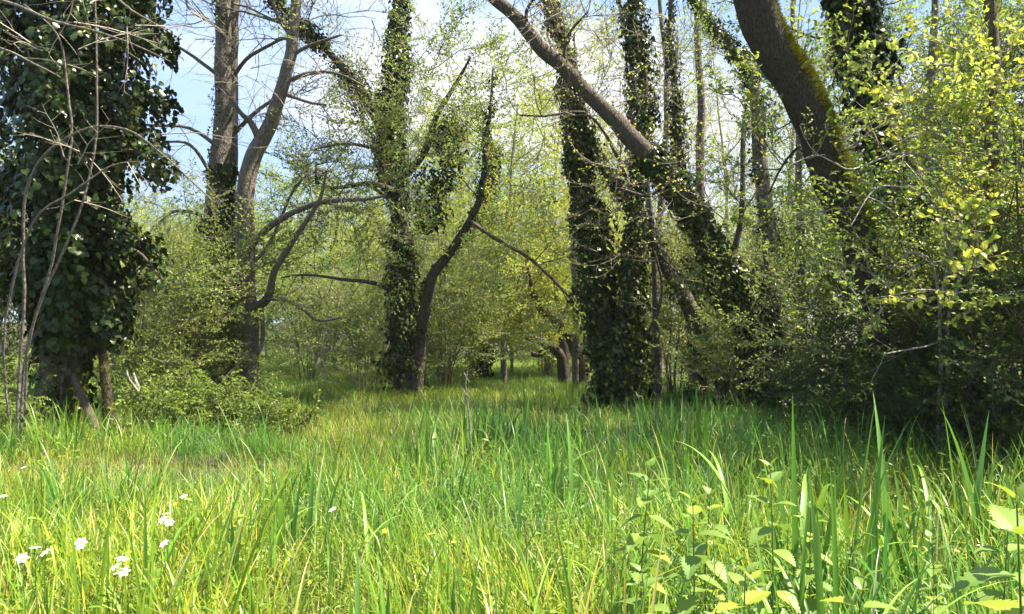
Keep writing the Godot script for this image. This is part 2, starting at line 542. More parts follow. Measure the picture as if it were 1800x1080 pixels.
func auto_tree(t: Plant, h: float, r: float, low: float, spread: float, count: int, lvl: int, lean := Vector3.ZERO) -> void:
	# a whole tree: a wandering trunk and count main branches from the height low upwards
	var p := PackedVector3Array([Vector3(0, -0.3, 0)])
	var rad := PackedFloat32Array([r * 1.25])
	var n := 9
	var q := Vector3.ZERO
	var d := (Vector3.UP + lean).normalized()
	for k in n:
		d = (d + rdir() * 0.06 + Vector3(0, 0.04, 0)).normalized()
		q += d * (h / n)
		p.append(q)
		rad.append(maxf(0.02, r * (1.0 - 0.88 * (k + 1) / n)))
	var l := smooth(p, rad, 2)
	limb(t, "trunk", l, 8, 0.08)
	var pts: PackedVector3Array = l[0]
	var rd: PackedFloat32Array = l[1]
	for k in count:
		var f := lerpf(low / h, 0.98, (k + rng.randf()) / count)
		var u := f * (pts.size() - 1)
		var j := mini(int(u), pts.size() - 2)
		var g := k * 2.4 + rr(-0.5, 0.5)
		var dd := Vector3(cos(g), rr(0.25, 0.8), sin(g)).normalized()
		var len := spread * (1.15 - 0.75 * absf(f - 0.45) * 1.4) * rr(0.7, 1.15)
		branch(t, pts[j].lerp(pts[j + 1], u - j), dd, len, minf(rd[j] * 0.6, 0.016 * len + 0.01), lvl)
	finish(t)
func shrub(t: Plant, stems: int, h: float, spread: float, lvl: int, cnt: int, low := 0.25) -> void:
	for k in stems:
		var g := rng.randf() * TAU
		var top := Vector3(cos(g) * spread * rr(0.3, 1.0), h * rr(0.75, 1.1), sin(g) * spread * rr(0.3, 1.0))
		var foot := Vector3(cos(g), 0, sin(g)) * rr(0.03, 0.25) + Vector3(0, -0.1, 0)
		var mid := foot.lerp(top, 0.5) + Vector3(cos(g), 0, sin(g)) * -0.12 * spread + rdir() * 0.15
		var r := 0.0042 * h + 0.005
		var l := smooth(PackedVector3Array([foot, foot.lerp(mid, 0.5) + rdir() * 0.06, mid, mid.lerp(top, 0.5) + rdir() * 0.12, top]), PackedFloat32Array([r, r * 0.85, r * 0.7, r * 0.5, r * 0.25]), 3)
		limb(t, "stem", l, 6, 0.05)
		dress(t, l, low, 1.0, cnt, h * 0.34, r * 0.45, lvl)
	finish(t, "foliage")
func copy(src: Node3D, where: Vector3, turn: float, sc: float, label: String, group: String, called := "") -> Node3D:
	var c: Node3D = src.duplicate()
	c.name = numbered(called if called else String(src.get_meta("kind_name")))
	add_child(c)
	c.position = where
	c.rotation.y = turn
	c.scale = Vector3.ONE * sc
	c.set_meta("label", label)
	c.set_meta("group", group)
	return c

func foot(px: float, d: float, w: float, drop := 18.0) -> Array: return [px, 595.0 + 1829.0 / d + drop, d, w]

# ------------------------------------------------------------------ the setting
func sky_material() -> PanoramaSkyMaterial:
	var w := 1024
	var h := 512
	var im := Image.create(w, h, false, Image.FORMAT_RGBF)
	var f := FastNoiseLite.new()
	f.seed = 4
	f.frequency = 0.9
	f.fractal_octaves = 6
	for y in h:
		var el := (0.5 - (y + 0.5) / h) * PI
		for x in w:
			var az := TAU * (x + 0.5) / w
			var c: Color
			if el < -0.02:
				c = Color(0.16, 0.19, 0.13)
			else:
				var s := maxf(sin(el), 0.0)
				c = Color(0.60, 0.76, 0.98).lerp(Color(0.20, 0.42, 0.90), pow(s, 0.6))
				var d := Vector3(cos(az) * cos(el), sin(el) * 2.2, sin(az) * cos(el))
				var k := f.get_noise_3d(d.x, d.y, d.z)
				k = smoothstep(-0.08, 0.30, k)
				c = c.lerp(Color(1.0, 1.0, 1.0), k * 0.85)
			im.set_pixel(x, y, c)
	var m := PanoramaSkyMaterial.new()
	m.panorama = ImageTexture.create_from_image(im)
	return m
func ground() -> void:
	var mb := MB.new()
	var n := 140
	for a in n + 1:
		for b in n + 1:
			var u := 2.0 * a / n - 1.0
			var v := 2.0 * b / n - 1.0
			var x := signf(u) * pow(absf(u), 3.2) * 420.0
			var z := -12.0 + signf(v) * pow(absf(v), 3.2) * 420.0
			mb.v.append(Vector3(x, gy(x, z), z))
			mb.n.append(Vector3(gy(x - 0.2, z) - gy(x + 0.2, z), 0.4, gy(x, z - 0.2) - gy(x, z + 0.2)).normalized())
			mb.c.append(Color.WHITE)
	for a in n:
		for b in n:
			var k := a * (n + 1) + b
			mb.i.append(k); mb.i.append(k + n + 1); mb.i.append(k + 1)
			mb.i.append(k + 1); mb.i.append(k + n + 1); mb.i.append(k + n + 2)
	var o := part("ground", mb.into(ArrayMesh.new(), M.soil), self)
	tag(o, "dark earth under the meadow grass", "", "", "structure")
func meadow() -> void:
	rng.seed = 900
	var kinds := ["grass_0", "grass_1", "grass_2", "grass_3", "grass_4", "sedge_0", "sedge_1", "sedge_2", "low_0", "low_1", "straw", "far_0", "far_1", "far_2", "herb_0", "herb_1"]
	var xf := {}
	var cols := {}
	for k in kinds:
		var e: Array[Transform3D] = []
		xf[k] = e
		cols[k] = PackedColorArray()
	var bands := [[0.9, 5.0, 0.125], [5.0, 10.0, 0.155], [10.0, 18.0, 0.21], [18.0, 48.0, 0.32]]
	for bd in bands:
		var z: float = bd[0]
		while z < bd[1]:
			var half := z * 0.84 + 3.0
			var x := -half
			while x < half:
				var p := Vector3(x + rr(-0.6, 0.6) * bd[2], 0, -z + rr(-0.6, 0.6) * bd[2])
				x += bd[2]
				if p.z > -0.9 : continue
				p.y = gy(p.x, p.z)
				var px := 900.0 + FPX * p.x / -p.z
				var patch := nz.get_noise_2d(p.x * 14.0, p.z * 14.0)
				var wet := nz.get_noise_2d(p.x * 7.0 + 300.0, p.z * 7.0)
				# dry trampled patch, short grass by the left tree and under the thicket
				var dry := smoothstep(1.5, 0.5, Vector2((p.x + 3.3) / 1.5, (p.z + 7.6) / 0.9).length())
				var k := "grass_%d" % rng.randi_range(0, 4)
				var f := rng.randf()
				if z > 17.0:
					k = "far_%d" % rng.randi_range(0, 2)
				elif dry > 0.3 and f < 0.9:
					k = "straw" if f < 0.5 else "low_0"
				elif f < 0.08 + 0.34 * smoothstep(0.0, 0.35, wet) * smoothstep(2.0, 5.0, z):
					k = "sedge_%d" % rng.randi_range(0, 2)
				elif f > 0.94: k = "straw"
				elif f > 0.80: k = "herb_%d" % rng.randi_range(0, 1)
				elif f > 0.60: k = "low_%d" % rng.randi_range(0, 1)
				var shade := smoothstep(3.4, 5.2, p.x) * smoothstep(6.0, 7.5, z)
				if shade > 0.5 and rng.randf() < 0.55 * shade: continue
				var s := rr(0.7, 1.2) * (1.0 + 0.55 * nz.get_noise_2d(p.x * 26.0 + 90.0, p.z * 26.0)) * lerpf(1.0, 0.74, smoothstep(6.0, 12.0, z))
				s *= 1.0 - 0.4 * dry
				var b := Basis(Vector3.UP, rng.randf() * TAU).scaled(Vector3(s, s * rr(0.85, 1.15), s))
				xf[k].append(Transform3D(b, p))
				# meadow colour wanders between yellow-green and a cooler green
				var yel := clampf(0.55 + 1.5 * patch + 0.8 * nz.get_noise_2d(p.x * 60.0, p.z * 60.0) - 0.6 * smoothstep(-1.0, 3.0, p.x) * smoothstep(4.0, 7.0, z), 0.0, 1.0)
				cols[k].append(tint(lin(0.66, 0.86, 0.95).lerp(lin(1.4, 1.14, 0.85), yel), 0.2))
			z += bd[2]
	var root := Node3D.new()
	root.name = "meadow_grass"
	add_child(root)
	tag(root, "tall lush meadow grass covering the whole clearing", "grass", "", "stuff")
	for k in kinds:
		if xf[k].is_empty(): continue
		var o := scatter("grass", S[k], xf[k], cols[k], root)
		o.set_meta("kind", "stuff")

func _ready() -> void:
	# camera
	var cam := Camera3D.new()
	cam.name = "camera"
	add_child(cam)
	cb = Basis(Vector3.RIGHT, deg_to_rad(PITCH))
	cam.transform = Transform3D(cb, EYE)
	cam.fov = rad_to_deg(2.0 * atan(540.0 / FPX))
	cam.near = 0.05
	cam.far = 1500.0
	cam.current = true
	# sky, exposure
	var env := Environment.new()
	env.background_mode = Environment.BG_SKY
	var sky := Sky.new()
	sky.sky_material = sky_material()
	env.sky = sky
	env.background_energy_multiplier = 0.37
	env.tonemap_mode = Environment.TONE_MAPPER_LINEAR
	env.tonemap_exposure = 4.0
	env.fog_enabled = true
	env.fog_density = 0.0003
	env.fog_light_color = Color(0.93, 0.96, 1.0)
	env.sdfgi_enabled = true
	env.ssao_enabled = true
	env.ssil_enabled = true
	var we := WorldEnvironment.new()
	we.name = "world_environment"
	we.environment = env
	add_child(we)
	# sun: ahead and to the right, high
	var az := deg_to_rad(86.0)
	var el := deg_to_rad(60.0)
	var sd := Vector3(sin(az) * cos(el), sin(el), -cos(az) * cos(el))
	var sun := DirectionalLight3D.new()
	sun.name = "sun"
	add_child(sun)
	sun.look_at_from_position(Vector3.ZERO, -sd, Vector3.UP)
	sun.light_color = Color(1.0, 0.95, 0.86)
	sun.light_energy = 1.6
	sun.light_angular_distance = 0.53
	sun.shadow_enabled = true

	nz.seed = 12
	nz.frequency = 0.02
	nz.fractal_octaves = 3
	rng.seed = 1
	materials()
	shapes()
	ground()
	meadow()
	main_trees()
	thicket()
	background()
	foreground()

# ------------------------------------------------------------------ the trees one can tell apart
func main_trees() -> void:
	rng.seed = 2001
	# --- the ivy tower on the left
	var t := tree("ivy_clad_tree", "thick trunk wrapped in dark glossy ivy, nearest tree on the left", gp(122, 11.0), "bark_brown", "near_bare")
	var l := limb_px(t, [foot(116, 11, 74), [118, 690, 11, 70], [124, 600, 11, 62], [130, 450, 11, 58], [135, 300, 11, 52], [140, 120, 11.1, 48], [146, -60, 11.3, 42], [150, -260, 11.6, 34], [170, -520, 12, 16]], 6)
	flare(l, 0.35, 0.35)
	limb(t, "trunk", l, 22, 0.22)
	for w in [[[[96, 700, 10.7, 16], [92, 735, 10.6, 15], [80, 775, 10.4, 12]]], [[[128, 660, 10.7, 9], [150, 700, 10.5, 13], [165, 740, 10.4, 16], [176, 775, 10.3, 14]]], [[[118, 640, 10.75, 5], [112, 690, 10.65, 6], [114, 735, 10.6, 6], [104, 775, 10.5, 5]]]]:
		limb(t, "root", limb_px(t, w[0], 4), 8, 0.15)
	ivy(t, limb_px(t, [[124, 600, 11, 62], [127, 530, 11, 60], [130, 450, 11, 58], [135, 300, 11, 52], [140, 120, 11.1, 48], [146, -60, 11.3, 42], [150, -260, 11.6, 34]], 5), [0.30, 0.44, 0.66, 0.78, 0.84, 0.88, 0.88, 0.88, 0.84, 0.6], 2100, "ivy_near", 1.0)
	ivy(t, limb_px(t, [foot(116, 11, 70), [118, 690, 11, 70], [124, 590, 11, 62]], 5), [0.36, 0.33, 0.36], 90, "ivy_near", 0.8)
	# hanging ivy boughs at its sides
	var xf: Array[Transform3D] = []
	var cols := PackedColorArray()
	for b in [[[140, 260, 11, 12], [210, 262, 10.7, 9], [262, 280, 10.5, 6], [300, 305, 10.4, 3]], [[140, 400, 11, 12], [200, 425, 10.7, 9], [250, 450, 10.6, 6], [285, 500, 10.5, 3]], [[140, 440, 11, 10], [185, 500, 10.7, 8], [200, 560, 10.6, 5], [206, 600, 10.6, 3]], [[140, 40, 11, 12], [210, 50, 10.6, 8], [270, 60, 10.5, 5], [285, 95, 10.4, 3]], [[140, 150, 11, 12], [200, 160, 11.2, 8], [262, 172, 11.3, 4], [290, 190, 11.3, 3]], [[135, 300, 11, 12], [60, 300, 11.1, 9], [20, 330, 11.2, 6], [-30, 360, 11.3, 4]], [[140, 90, 11, 12], [70, 60, 11.2, 8], [20, 40, 11.3, 5], [-20, 70, 11.4, 3]]]:
		var bl := limb_px(t, b, 4)
		limb(t, "limb", bl, 6)
		ivy_places(bl, [0.5, 0.34, 0.24, 0.14], 46, 0.95, xf, cols)
	scatter("ivy", S.ivy_near, xf, cols, t.node)
	# single ivy leaves that stand out on the near side
	var one := []
	for k in 4:
		rng.seed = 300 + k
		var mb := MB.new()
		mb.shape_leaf(Vector3.ZERO, Vector3(0, -1, 0), Vector3(0, 0.2, 1).normalized(), 0.1, IVY, rr(-0.2, 0.25), rr(0.05, 0.25), [lin(0.028, 0.058, 0.018), lin(0.045, 0.07, 0.02), lin(0.10, 0.14, 0.03), lin(0.03, 0.06, 0.025)][k])
		one.append(mb.into(ArrayMesh.new(), M.ivy_leaf))
	rng.seed = 2002
	var pts: PackedVector3Array = l[0]
	for k in 240:
		var f := rr(0.28, 0.66) * (pts.size() - 1)
		var j := int(f)
		var g := rr(-1.5, 1.5)
		var s := Vector3(sin(g), 0, cos(g))
		var R := lerpf(0.36, 0.9, smoothstep(0.24, 0.42, f / (pts.size() - 1))) * rr(0.85, 1.12)
		var o := part("leaf", one[rng.randi_range(0, 3)], t.node)
		o.transform = Transform3D(basis_z((s + rdir() * 0.5 + Vector3(0, 0.3, 0)).normalized(), (Vector3.UP + rdir() * 0.6).normalized(), rr(0.8, 1.25)), pts[j].lerp(pts[j + 1], f - j) + s * R)
	moss(t, l, 1400, Vector3(0.8, 0, 0.6), 0.5, 0.0, 0.17, 1.8)
	t.gap = 0.5
	dress(t, l, 0.62, 1.0, 14, 2.2, 0.03, 2)
	finish(t)
	# --- mossy hump and lit stem at its foot
	t = tree("mossy_sapling", "short leaning mossy stem lit orange beside the ivy trunk foot", gp(190, 11.2), "bark_brown", "near_fresh", "", "sapling")
	l = limb_px(t, [foot(196, 11.2, 20), [192, 700, 11.2, 17], [188, 640, 11.2, 14], [180, 590, 11.2, 12], [172, 540, 11.3, 10], [166, 470, 11.3, 8], [168, 380, 11.4, 5]], 5)
	limb(t, "trunk", l, 9, 0.12)
	moss(t, l, 420, Vector3(0.5, 0.2, 0.8), 0.9, 0.0, 0.75, 0.8)
	dress(t, l, 0.75, 1.0, 3, 0.5, 0.006, 0)
	finish(t)
	# --- ivy tree at the very edge
	t = tree("ivy_clad_tree", "ivy-covered tree cut by the left edge of the picture", gp(-70, 12.5), "bark_brown", "near_bare")
	l = limb_px(t, [foot(-75, 12.5, 60), [-75, 600, 12.5, 54], [-66, 400, 12.5, 46], [-60, 200, 12.5, 40], [-60, 0, 12.6, 34], [-50, -300, 13, 18]], 5)
	limb(t, "trunk", l, 12, 0.15)
	ivy(t, l, [0.35, 0.5, 0.75, 0.85, 0.8, 0.8, 0.7, 0.4], 520, "ivy_near")
	dress(t, l, 0.5, 1.0, 10, 2.0, 0.025, 2)
	finish(t)
	# --- bare sapling whose pale stems cross in front of the ivy
	t = tree("bare_sapling", "pale thin-stemmed sapling with few buds in front of the ivy tower", gp(30, 9.2), "bark_grey", "near_bare", "", "sapling")
	t.gap = 1.1
	t.size = 0.9
	for w in [[foot(30, 9.2, 6), [40, 600, 9.2, 5.5], [42, 420, 9.1, 5], [60, 310, 9, 4.5], [108, 250, 8.9, 4.5], [165, 224, 8.8, 4], [222, 228, 8.8, 4], [270, 255, 8.7, 3], [330, 310, 8.7, 3], [372, 352, 8.7, 2]],
			[foot(36, 9.2, 5), [52, 600, 9.1, 5], [100, 420, 9.0, 4.5], [126, 250, 8.9, 4], [116, 130, 8.9, 4], [98, 60, 8.9, 3], [40, 10, 8.9, 3]],
			[foot(44, 9.2, 5), [60, 560, 9.0, 4.5], [140, 380, 8.9, 4], [168, 240, 8.9, 4], [166, 60, 8.9, 3], [164, -90, 9, 2]],
			[foot(26, 9.2, 4), [10, 560, 9.1, 4], [60, 392, 8.9, 4], [130, 340, 8.8, 4], [196, 292, 8.8, 3], [262, 284, 8.7, 2]]]:
		l = limb_px(t, w, 4)
		limb(t, "stem", l, 6, 0.05)
		dress(t, l, 0.45, 1.0, 3, 0.5, 0.004, 0)
	finish(t)
	# --- off the left edge: its bare boughs reach in at the top
	t = tree("bare_tree", "leafless boughs reaching in from the top left corner", gp(-330, 8.5), "bark_grey", "near_bare")
	l = limb_px(t, [foot(-340, 8.5, 60), [-340, 500, 8.5, 52], [-330, 200, 8.5, 44], [-320, -100, 8.6, 36], [-300, -400, 8.8, 24]], 4)
	limb(t, "trunk", l, 12, 0.12)
	t.gap = 1.1
	for w in [[[-335, 60, 8.5, 14], [-150, -20, 8.4, 9], [0, 0, 8.3, 6], [100, 36, 8.2, 5], [200, 66, 8.2, 3.5], [300, 110, 8.2, 2]], [[-335, 160, 8.5, 14], [-140, 60, 8.5, 8], [0, 84, 8.5, 5], [60, 108, 8.5, 4], [110, 135, 8.4, 2]], [[-325, -60, 8.5, 16], [-100, -120, 8.3, 10], [120, -60, 8.2, 7], [230, 20, 8.1, 4], [300, 60, 8.1, 3]]]:
		l = limb_px(t, w, 4)
		limb(t, "limb", l, 6, 0.05)
		dress(t, l, 0.3, 1.0, 4, 0.6, 0.005, 0)
	finish(t)
	# --- tall straight pair of trunks
	t = tree("twin_trunk_tree", "tall straight grey twin trunks with ivy round the foot", gp(386, 16.5), "bark_grey", "mid_bare")
	l = limb_px(t, [foot(384, 16.5, 40), [384, 600, 16.5, 38], [382, 500, 16.5, 36], [378, 400, 16.5, 33], [386, 250, 16.5, 31], [394, 100, 16.5, 27], [399, -40, 16.5, 25], [402, -300, 16.6, 18], [410, -600, 17, 8]], 5)
	flare(l, 0.3, 0.4)
	limb(t, "trunk", l, 16, 0.12)
	var l2 := limb_px(t, [foot(402, 16.9, 30), [406, 600, 16.9, 28], [408, 450, 16.9, 25], [406, 300, 16.9, 22], [407, 150, 16.9, 21], [413, 0, 16.9, 19], [420, -250, 17, 14], [440, -550, 17.3, 6]], 5)
	limb(t, "trunk", l2, 12, 0.12)
	ivy(t, limb_px(t, [foot(388, 16.6, 40), [388, 600, 16.6, 38], [388, 500, 16.5, 36], [384, 400, 16.5, 33], [386, 300, 16.5, 31]], 5), [0.5, 0.52, 0.46, 0.36, 0.22], 420, "ivy_far")
	ivy(t, l, [0.3, 0.32, 0.30, 0.25, 0.2, 0.16, 0.14], 150, "ivy_far", 0.6)
	t.gap = 0.6
	t.kids = 2
	for w in [[[414, 232, 16.9, 9], [440, 205, 16.6, 8], [474, 181, 16.4, 6], [500, 168, 16.3, 4]], [[412, 132, 16.9, 8], [444, 96, 16.6, 6.5], [500, 67, 16.4, 5], [540, 60, 16.3, 3]], [[384, 260, 16.4, 8], [330, 225, 16.2, 6], [270, 220, 16.0, 5], [215, 215, 15.9, 3]], [[384, 330, 16.4, 7], [340, 262, 16.2, 6], [300, 250, 16, 4], [230, 262, 15.9, 3]], [[392, 140, 16.5, 8], [340, 100, 16.3, 6], [290, 60, 16.2, 4], [260, 0, 16.1, 3]], [[380, 400, 16.4, 9], [355, 380, 16, 7], [310, 372, 15.7, 5], [280, 390, 15.5, 3]]]:
		var lb := limb_px(t, w, 4)
		limb(t, "limb", lb, 6, 0.05)
		dress(t, lb, 0.3, 1.0, 5, 1.0, 0.008, 1)
	dress(t, l, 0.35, 0.62, 5, 1.2, 0.01, 1)
	t.kids = 3
	dress(t, l, 0.62, 1.0, 16, 2.6, 0.035, 2)
	dress(t, l2, 0.62, 1.0, 10, 2.2, 0.03, 2)
	finish(t)
	# --- the forked tree with arching low limbs
	t = tree("forked_tree", "grey forked trunk with arching low limbs over the meadow", gp(434, 16.0), "bark_grey", "mid_bare")
	l = limb_px(t, [foot(436, 16, 38), [434, 620, 16, 36], [432, 545, 16, 36], [428, 460, 16, 33], [430, 380, 16, 30], [438, 305, 16, 28], [456, 250, 16, 27], [480, 205, 16, 24], [500, 140, 16, 21], [512, 75, 16, 20], [521, 0, 16, 18], [540, -200, 16.2, 13], [560, -480, 16.6, 5]], 5)
	flare(l, 0.35, 0.35)
	limb(t, "trunk", l, 16, 0.14)
	moss(t, l, 240, Vector3(0.3, 0.2, 1), 0.9, 0.14, 0.22, 1.0)
	t.gap = 0.55
	t.kids = 2
	for w in [[[438, 545, 15.9, 18], [470, 522, 15.5, 15], [479, 475, 15.2, 12], [515, 423, 15.0, 10], [555, 360, 14.8, 7], [575, 300, 14.7, 4]], [[440, 432, 15.9, 13], [480, 394, 15.6, 12], [545, 360, 15.3, 10], [600, 351, 15.1, 8], [640, 351, 15, 6], [680, 345, 14.9, 4]], [[468, 526, 15.5, 8], [496, 528, 15.2, 7], [530, 545, 15, 6], [559, 564, 14.9, 5], [600, 560, 14.8, 4]], [[458, 535, 15.7, 8], [461, 590, 15.6, 7], [455, 622, 15.5, 5]], [[456, 248, 16, 14], [440, 215, 15.9, 11], [422, 198, 15.8, 8], [395, 160, 15.6, 5]], [[515, 96, 16, 8], [548, 78, 15.8, 6], [600, 62, 15.6, 4]], [[511, 141, 16, 9], [548, 130, 15.7, 7], [592, 130, 15.5, 5], [640, 150, 15.4, 3]], [[506, 168, 16, 7], [540, 180, 15.7, 5], [572, 186, 15.5, 4]], [[510, 60, 16, 10], [490, 30, 15.8, 8], [476, -10, 15.7, 6], [460, -80, 15.6, 3]], [[430, 470, 16, 8], [470, 430, 16.4, 6], [520, 330, 16.8, 5], [560, 300, 17, 4]]]:
		var lb := limb_px(t, w, 4)
		limb(t, "limb", lb, 8, 0.08)
		dress(t, lb, 0.3, 1.0, 5, 0.9, 0.008, 1)
	dress(t, l, 0.45, 0.75, 6, 1.2, 0.012, 1)
	dress(t, l, 0.75, 1.0, 12, 2.2, 0.03, 2)
	finish(t)
	# --- ivy tree in the middle
	t = tree("ivy_clad_tree", "ivy-clad tree in the middle with a limb forking to the left", gp(712, 17.0), "bark_brown", "mid_fresh")
	l = limb_px(t, [foot(714, 17, 44), [710, 640, 17, 40], [708, 550, 17, 34], [708, 450, 17, 32], [700, 370, 17, 30], [690, 300, 17, 30], [690, 240, 17, 28], [697, 130, 17, 26], [701, 0, 17.1, 22], [705, -160, 17.3, 14], [715, -420, 17.6, 5]], 5)
	limb(t, "trunk", l, 14, 0.12)
	ivy(t, l, [0.6, 0.46, 0.3, 0.26, 0.26, 0.26, 0.25, 0.24, 0.22, 0.22, 0.2, 0.18, 0.14, 0.1], 1300, "ivy_thin", 1.25)
	var fork := limb_px(t, [[690, 245, 17, 24], [650, 190, 16.8, 19], [610, 130, 16.6, 15], [562, 76, 16.4, 11], [525, 45, 16.3, 7], [480, 0, 16.2, 4]], 4)
	limb(t, "limb", fork, 10, 0.1)
	ivy(t, fork, [0.3, 0.26, 0.2, 0.12, 0.05], 130, "ivy_far", 0.8)
	l2 = limb_px(t, [foot(728, 16.8, 26), [738, 590, 16.7, 22], [759, 497, 16.4, 19], [793, 445, 16.2, 16], [837, 371, 16, 13], [852, 315, 15.9, 11], [857, 252, 15.9, 9], [861, 200, 15.9, 6], [866, 120, 16, 3]], 5)
	limb(t, "stem", l2, 10, 0.1)
	ivy(t, l2, [0.3, 0.18, 0.12, 0.1, 0.08, 0.05, 0.03], 90, "ivy_far", 0.6)
	var r3 := limb_px(t, [[694, 330, 17, 16], [745, 270, 16.6, 14], [770, 200, 16.4, 11], [805, 140, 16.2, 7], [830, 100, 16.1, 3]], 4)
	limb(t, "limb", r3, 8, 0.1)
	ivy(t, limb_px(t, [[752, 400, 16.5, 16], [762, 330, 16.4, 14], [780, 260, 16.4, 11], [800, 215, 16.3, 7]], 4), [0.2, 0.42, 0.4, 0.15], 90, "ivy_far", 0.8)
	t.gap = 0.42
	for w in [[[702, 520, 16.8, 10], [660, 500, 16.3, 8], [600, 490, 16, 6], [540, 482, 15.8, 4], [490, 490, 15.7, 3]], [[694, 335, 16.8, 12], [650, 322, 16.4, 9], [600, 328, 16.1, 7], [562, 322, 15.9, 5], [556, 285, 15.8, 3]], [[690, 270, 16.9, 10], [640, 255, 16.5, 7], [600, 252, 16.3, 5], [550, 262, 16.1, 3]], [[826, 388, 16, 8], [870, 420, 15.6, 7], [930, 455, 15.2, 6], [1000, 520, 14.9, 4], [1010, 534, 14.8, 3]], [[700, 380, 16.8, 9], [680, 350, 16.3, 8], [640, 318, 16, 5]]]:
		var lb := limb_px(t, w, 4)
		limb(t, "limb", lb, 7, 0.08)
		dress(t, lb, 0.25, 1.0, 8, 1.1, 0.012, 1)
	dress(t, l2, 0.25, 1.0, 10, 1.4, 0.012, 2)
	dress(t, l, 0.2, 0.6, 14, 1.6, 0.013, 2)
	dress(t, r3, 0.2, 1.0, 6, 1.1, 0.01, 2)
	dress(t, fork, 0.2, 1.0, 9, 1.1, 0.012, 1)
	dress(t, l, 0.6, 1.0, 9, 1.5, 0.02, 1)
	finish(t)
	# --- far ivy post
	t = tree("ivy_clad_tree", "slim ivy-covered trunk far back in the gap at the centre", gp(850, 25.0), "bark_brown", "far_lime")
	l = limb_px(t, [foot(850, 25, 22), [850, 600, 25, 20], [854, 500, 25, 18], [858, 380, 25, 14], [866, 250, 25, 9]], 4)
	limb(t, "trunk", l, 9, 0.1)
	ivy(t, l, [0.42, 0.4, 0.34, 0.28, 0.2], 260, "ivy_far")
	t.gap = 0.5
	dress(t, l, 0.4, 1.0, 12, 2.2, 0.02, 2)
	finish(t)
	# --- bent mossy tree
	t = tree("bent_tree", "low bent mossy trunk leaning left at the back of the meadow", gp(1020, 22.0), "bark_brown", "far_lime")
	l = limb_px(t, [foot(1026, 22, 26), [1022, 640, 22, 24], [1006, 600, 22, 21], [978, 567, 21.8, 18], [948, 541, 21.6, 14], [930, 500, 21.4, 10], [925, 440, 21.2, 6]], 5)
	limb(t, "trunk", l, 10, 0.15)
	moss(t, l, 420, Vector3(0.6, 0.9, 0.3), 0.6, 0.1, 0.8, 1.6)
	l2 = limb_px(t, [foot(990, 22.4, 22), [988, 630, 22.3, 17], [955, 604, 22.1, 14], [922, 590, 22, 11], [914, 566, 21.9, 8], [918, 530, 21.8, 5]], 5)
	limb(t, "stem", l2, 8, 0.12)
	limb(t, "stem", limb_px(t, [foot(994, 22.6, 22), [990, 600, 22.6, 18], [985, 540, 22.7, 14], [975, 470, 22.8, 8]], 4), 8, 0.12)
	limb(t, "limb", limb_px(t, [[972, 612, 22.2, 12], [948, 624, 22, 11], [936, 622, 21.9, 8]], 3), 7, 0.12)
	t.gap = 0.5
	dress(t, l, 0.5, 1.0, 9, 2.0, 0.02, 2)
	dress(t, l2, 0.5, 1.0, 5, 1.6, 0.015, 2)
	finish(t)
	# --- ivy clump right of the middle
	t = tree("ivy_clad_tree", "dark ivy-smothered trunk rising from a bushy ivy base right of centre", gp(1090, 14.5), "bark_brown", "mid_fresh")
	l = limb_px(t, [foot(1092, 14.5, 44), [1080, 640, 14.5, 40], [1062, 560, 14.5, 36], [1045, 450, 14.5, 32], [1030, 350, 14.5, 28], [1014, 250, 14.5, 24], [1000, 150, 14.5, 20], [985, 75, 14.5, 18], [964, -10, 14.5, 16], [930, -200, 14.6, 9], [900, -350, 14.8, 4]], 5)
	limb(t, "trunk", l, 14, 0.12)
	ivy(t, [l[0].slice(0, 26), l[1].slice(0, 26)], [0.36, 0.36, 0.34, 0.34, 0.28, 0.16], 520, "ivy_far")
	ivy(t, [l[0].slice(22, 46), l[1].slice(22, 46)], [0.24, 0.17, 0.14, 0.12, 0.1], 340, "ivy_thin")
	l2 = limb_px(t, [foot(1116, 14.4, 34), [1112, 600, 14.4, 28], [1110, 470, 14.4, 24], [1119, 350, 14.5, 20], [1130, 250, 14.6, 18], [1126, 120, 14.7, 16], [1110, -10, 14.8, 13], [1090, -220, 15, 7]], 5)
	limb(t, "trunk", l2, 12, 0.12)
	ivy(t, l2, [0.36, 0.26, 0.18, 0.16, 0.2, 0.24, 0.2, 0.12], 620, "ivy_thin", 1.2)
	ivy(t, limb_px(t, [foot(1104, 14.3, 44), [1104, 650, 14.3, 44], [1106, 580, 14.3, 40]], 3), [0.36, 0.42, 0.25], 200, "ivy_far")
	t.gap = 0.4
	for w in [[[1118, 620, 14.3, 7], [1150, 560, 14.0, 6], [1162, 500, 13.9, 5], [1148, 440, 13.8, 4]], [[1110, 350, 14.5, 9], [1085, 325, 14.2, 7], [1066, 290, 14, 5]], [[1120, 360, 14.5, 7], [1050, 210, 14, 5], [960, 205, 13.7, 4], [915, 203, 13.6, 3]]]:
		var lb := limb_px(t, w, 4)
		limb(t, "limb", lb, 7, 0.08)
		dress(t, lb, 0.3, 1.0, 6, 0.9, 0.01, 1)
	t.spray = "mid_thin"
	dress(t, l, 0.25, 0.7, 8, 1.1, 0.01, 1)
	dress(t, l2, 0.25, 0.7, 7, 1.1, 0.01, 1)
	dress(t, l, 0.7, 1.0, 6, 1.4, 0.015, 1)
	dress(t, l2, 0.7, 1.0, 6, 1.5, 0.015, 1)
	finish(t)
	# --- long leaning trunk crossing the upper middle
	t = tree("leaning_tree", "long bare trunk leaning far to the left across the sky, ivy below", gp(1365, 13.0), "bark_brown", "mid_thin")
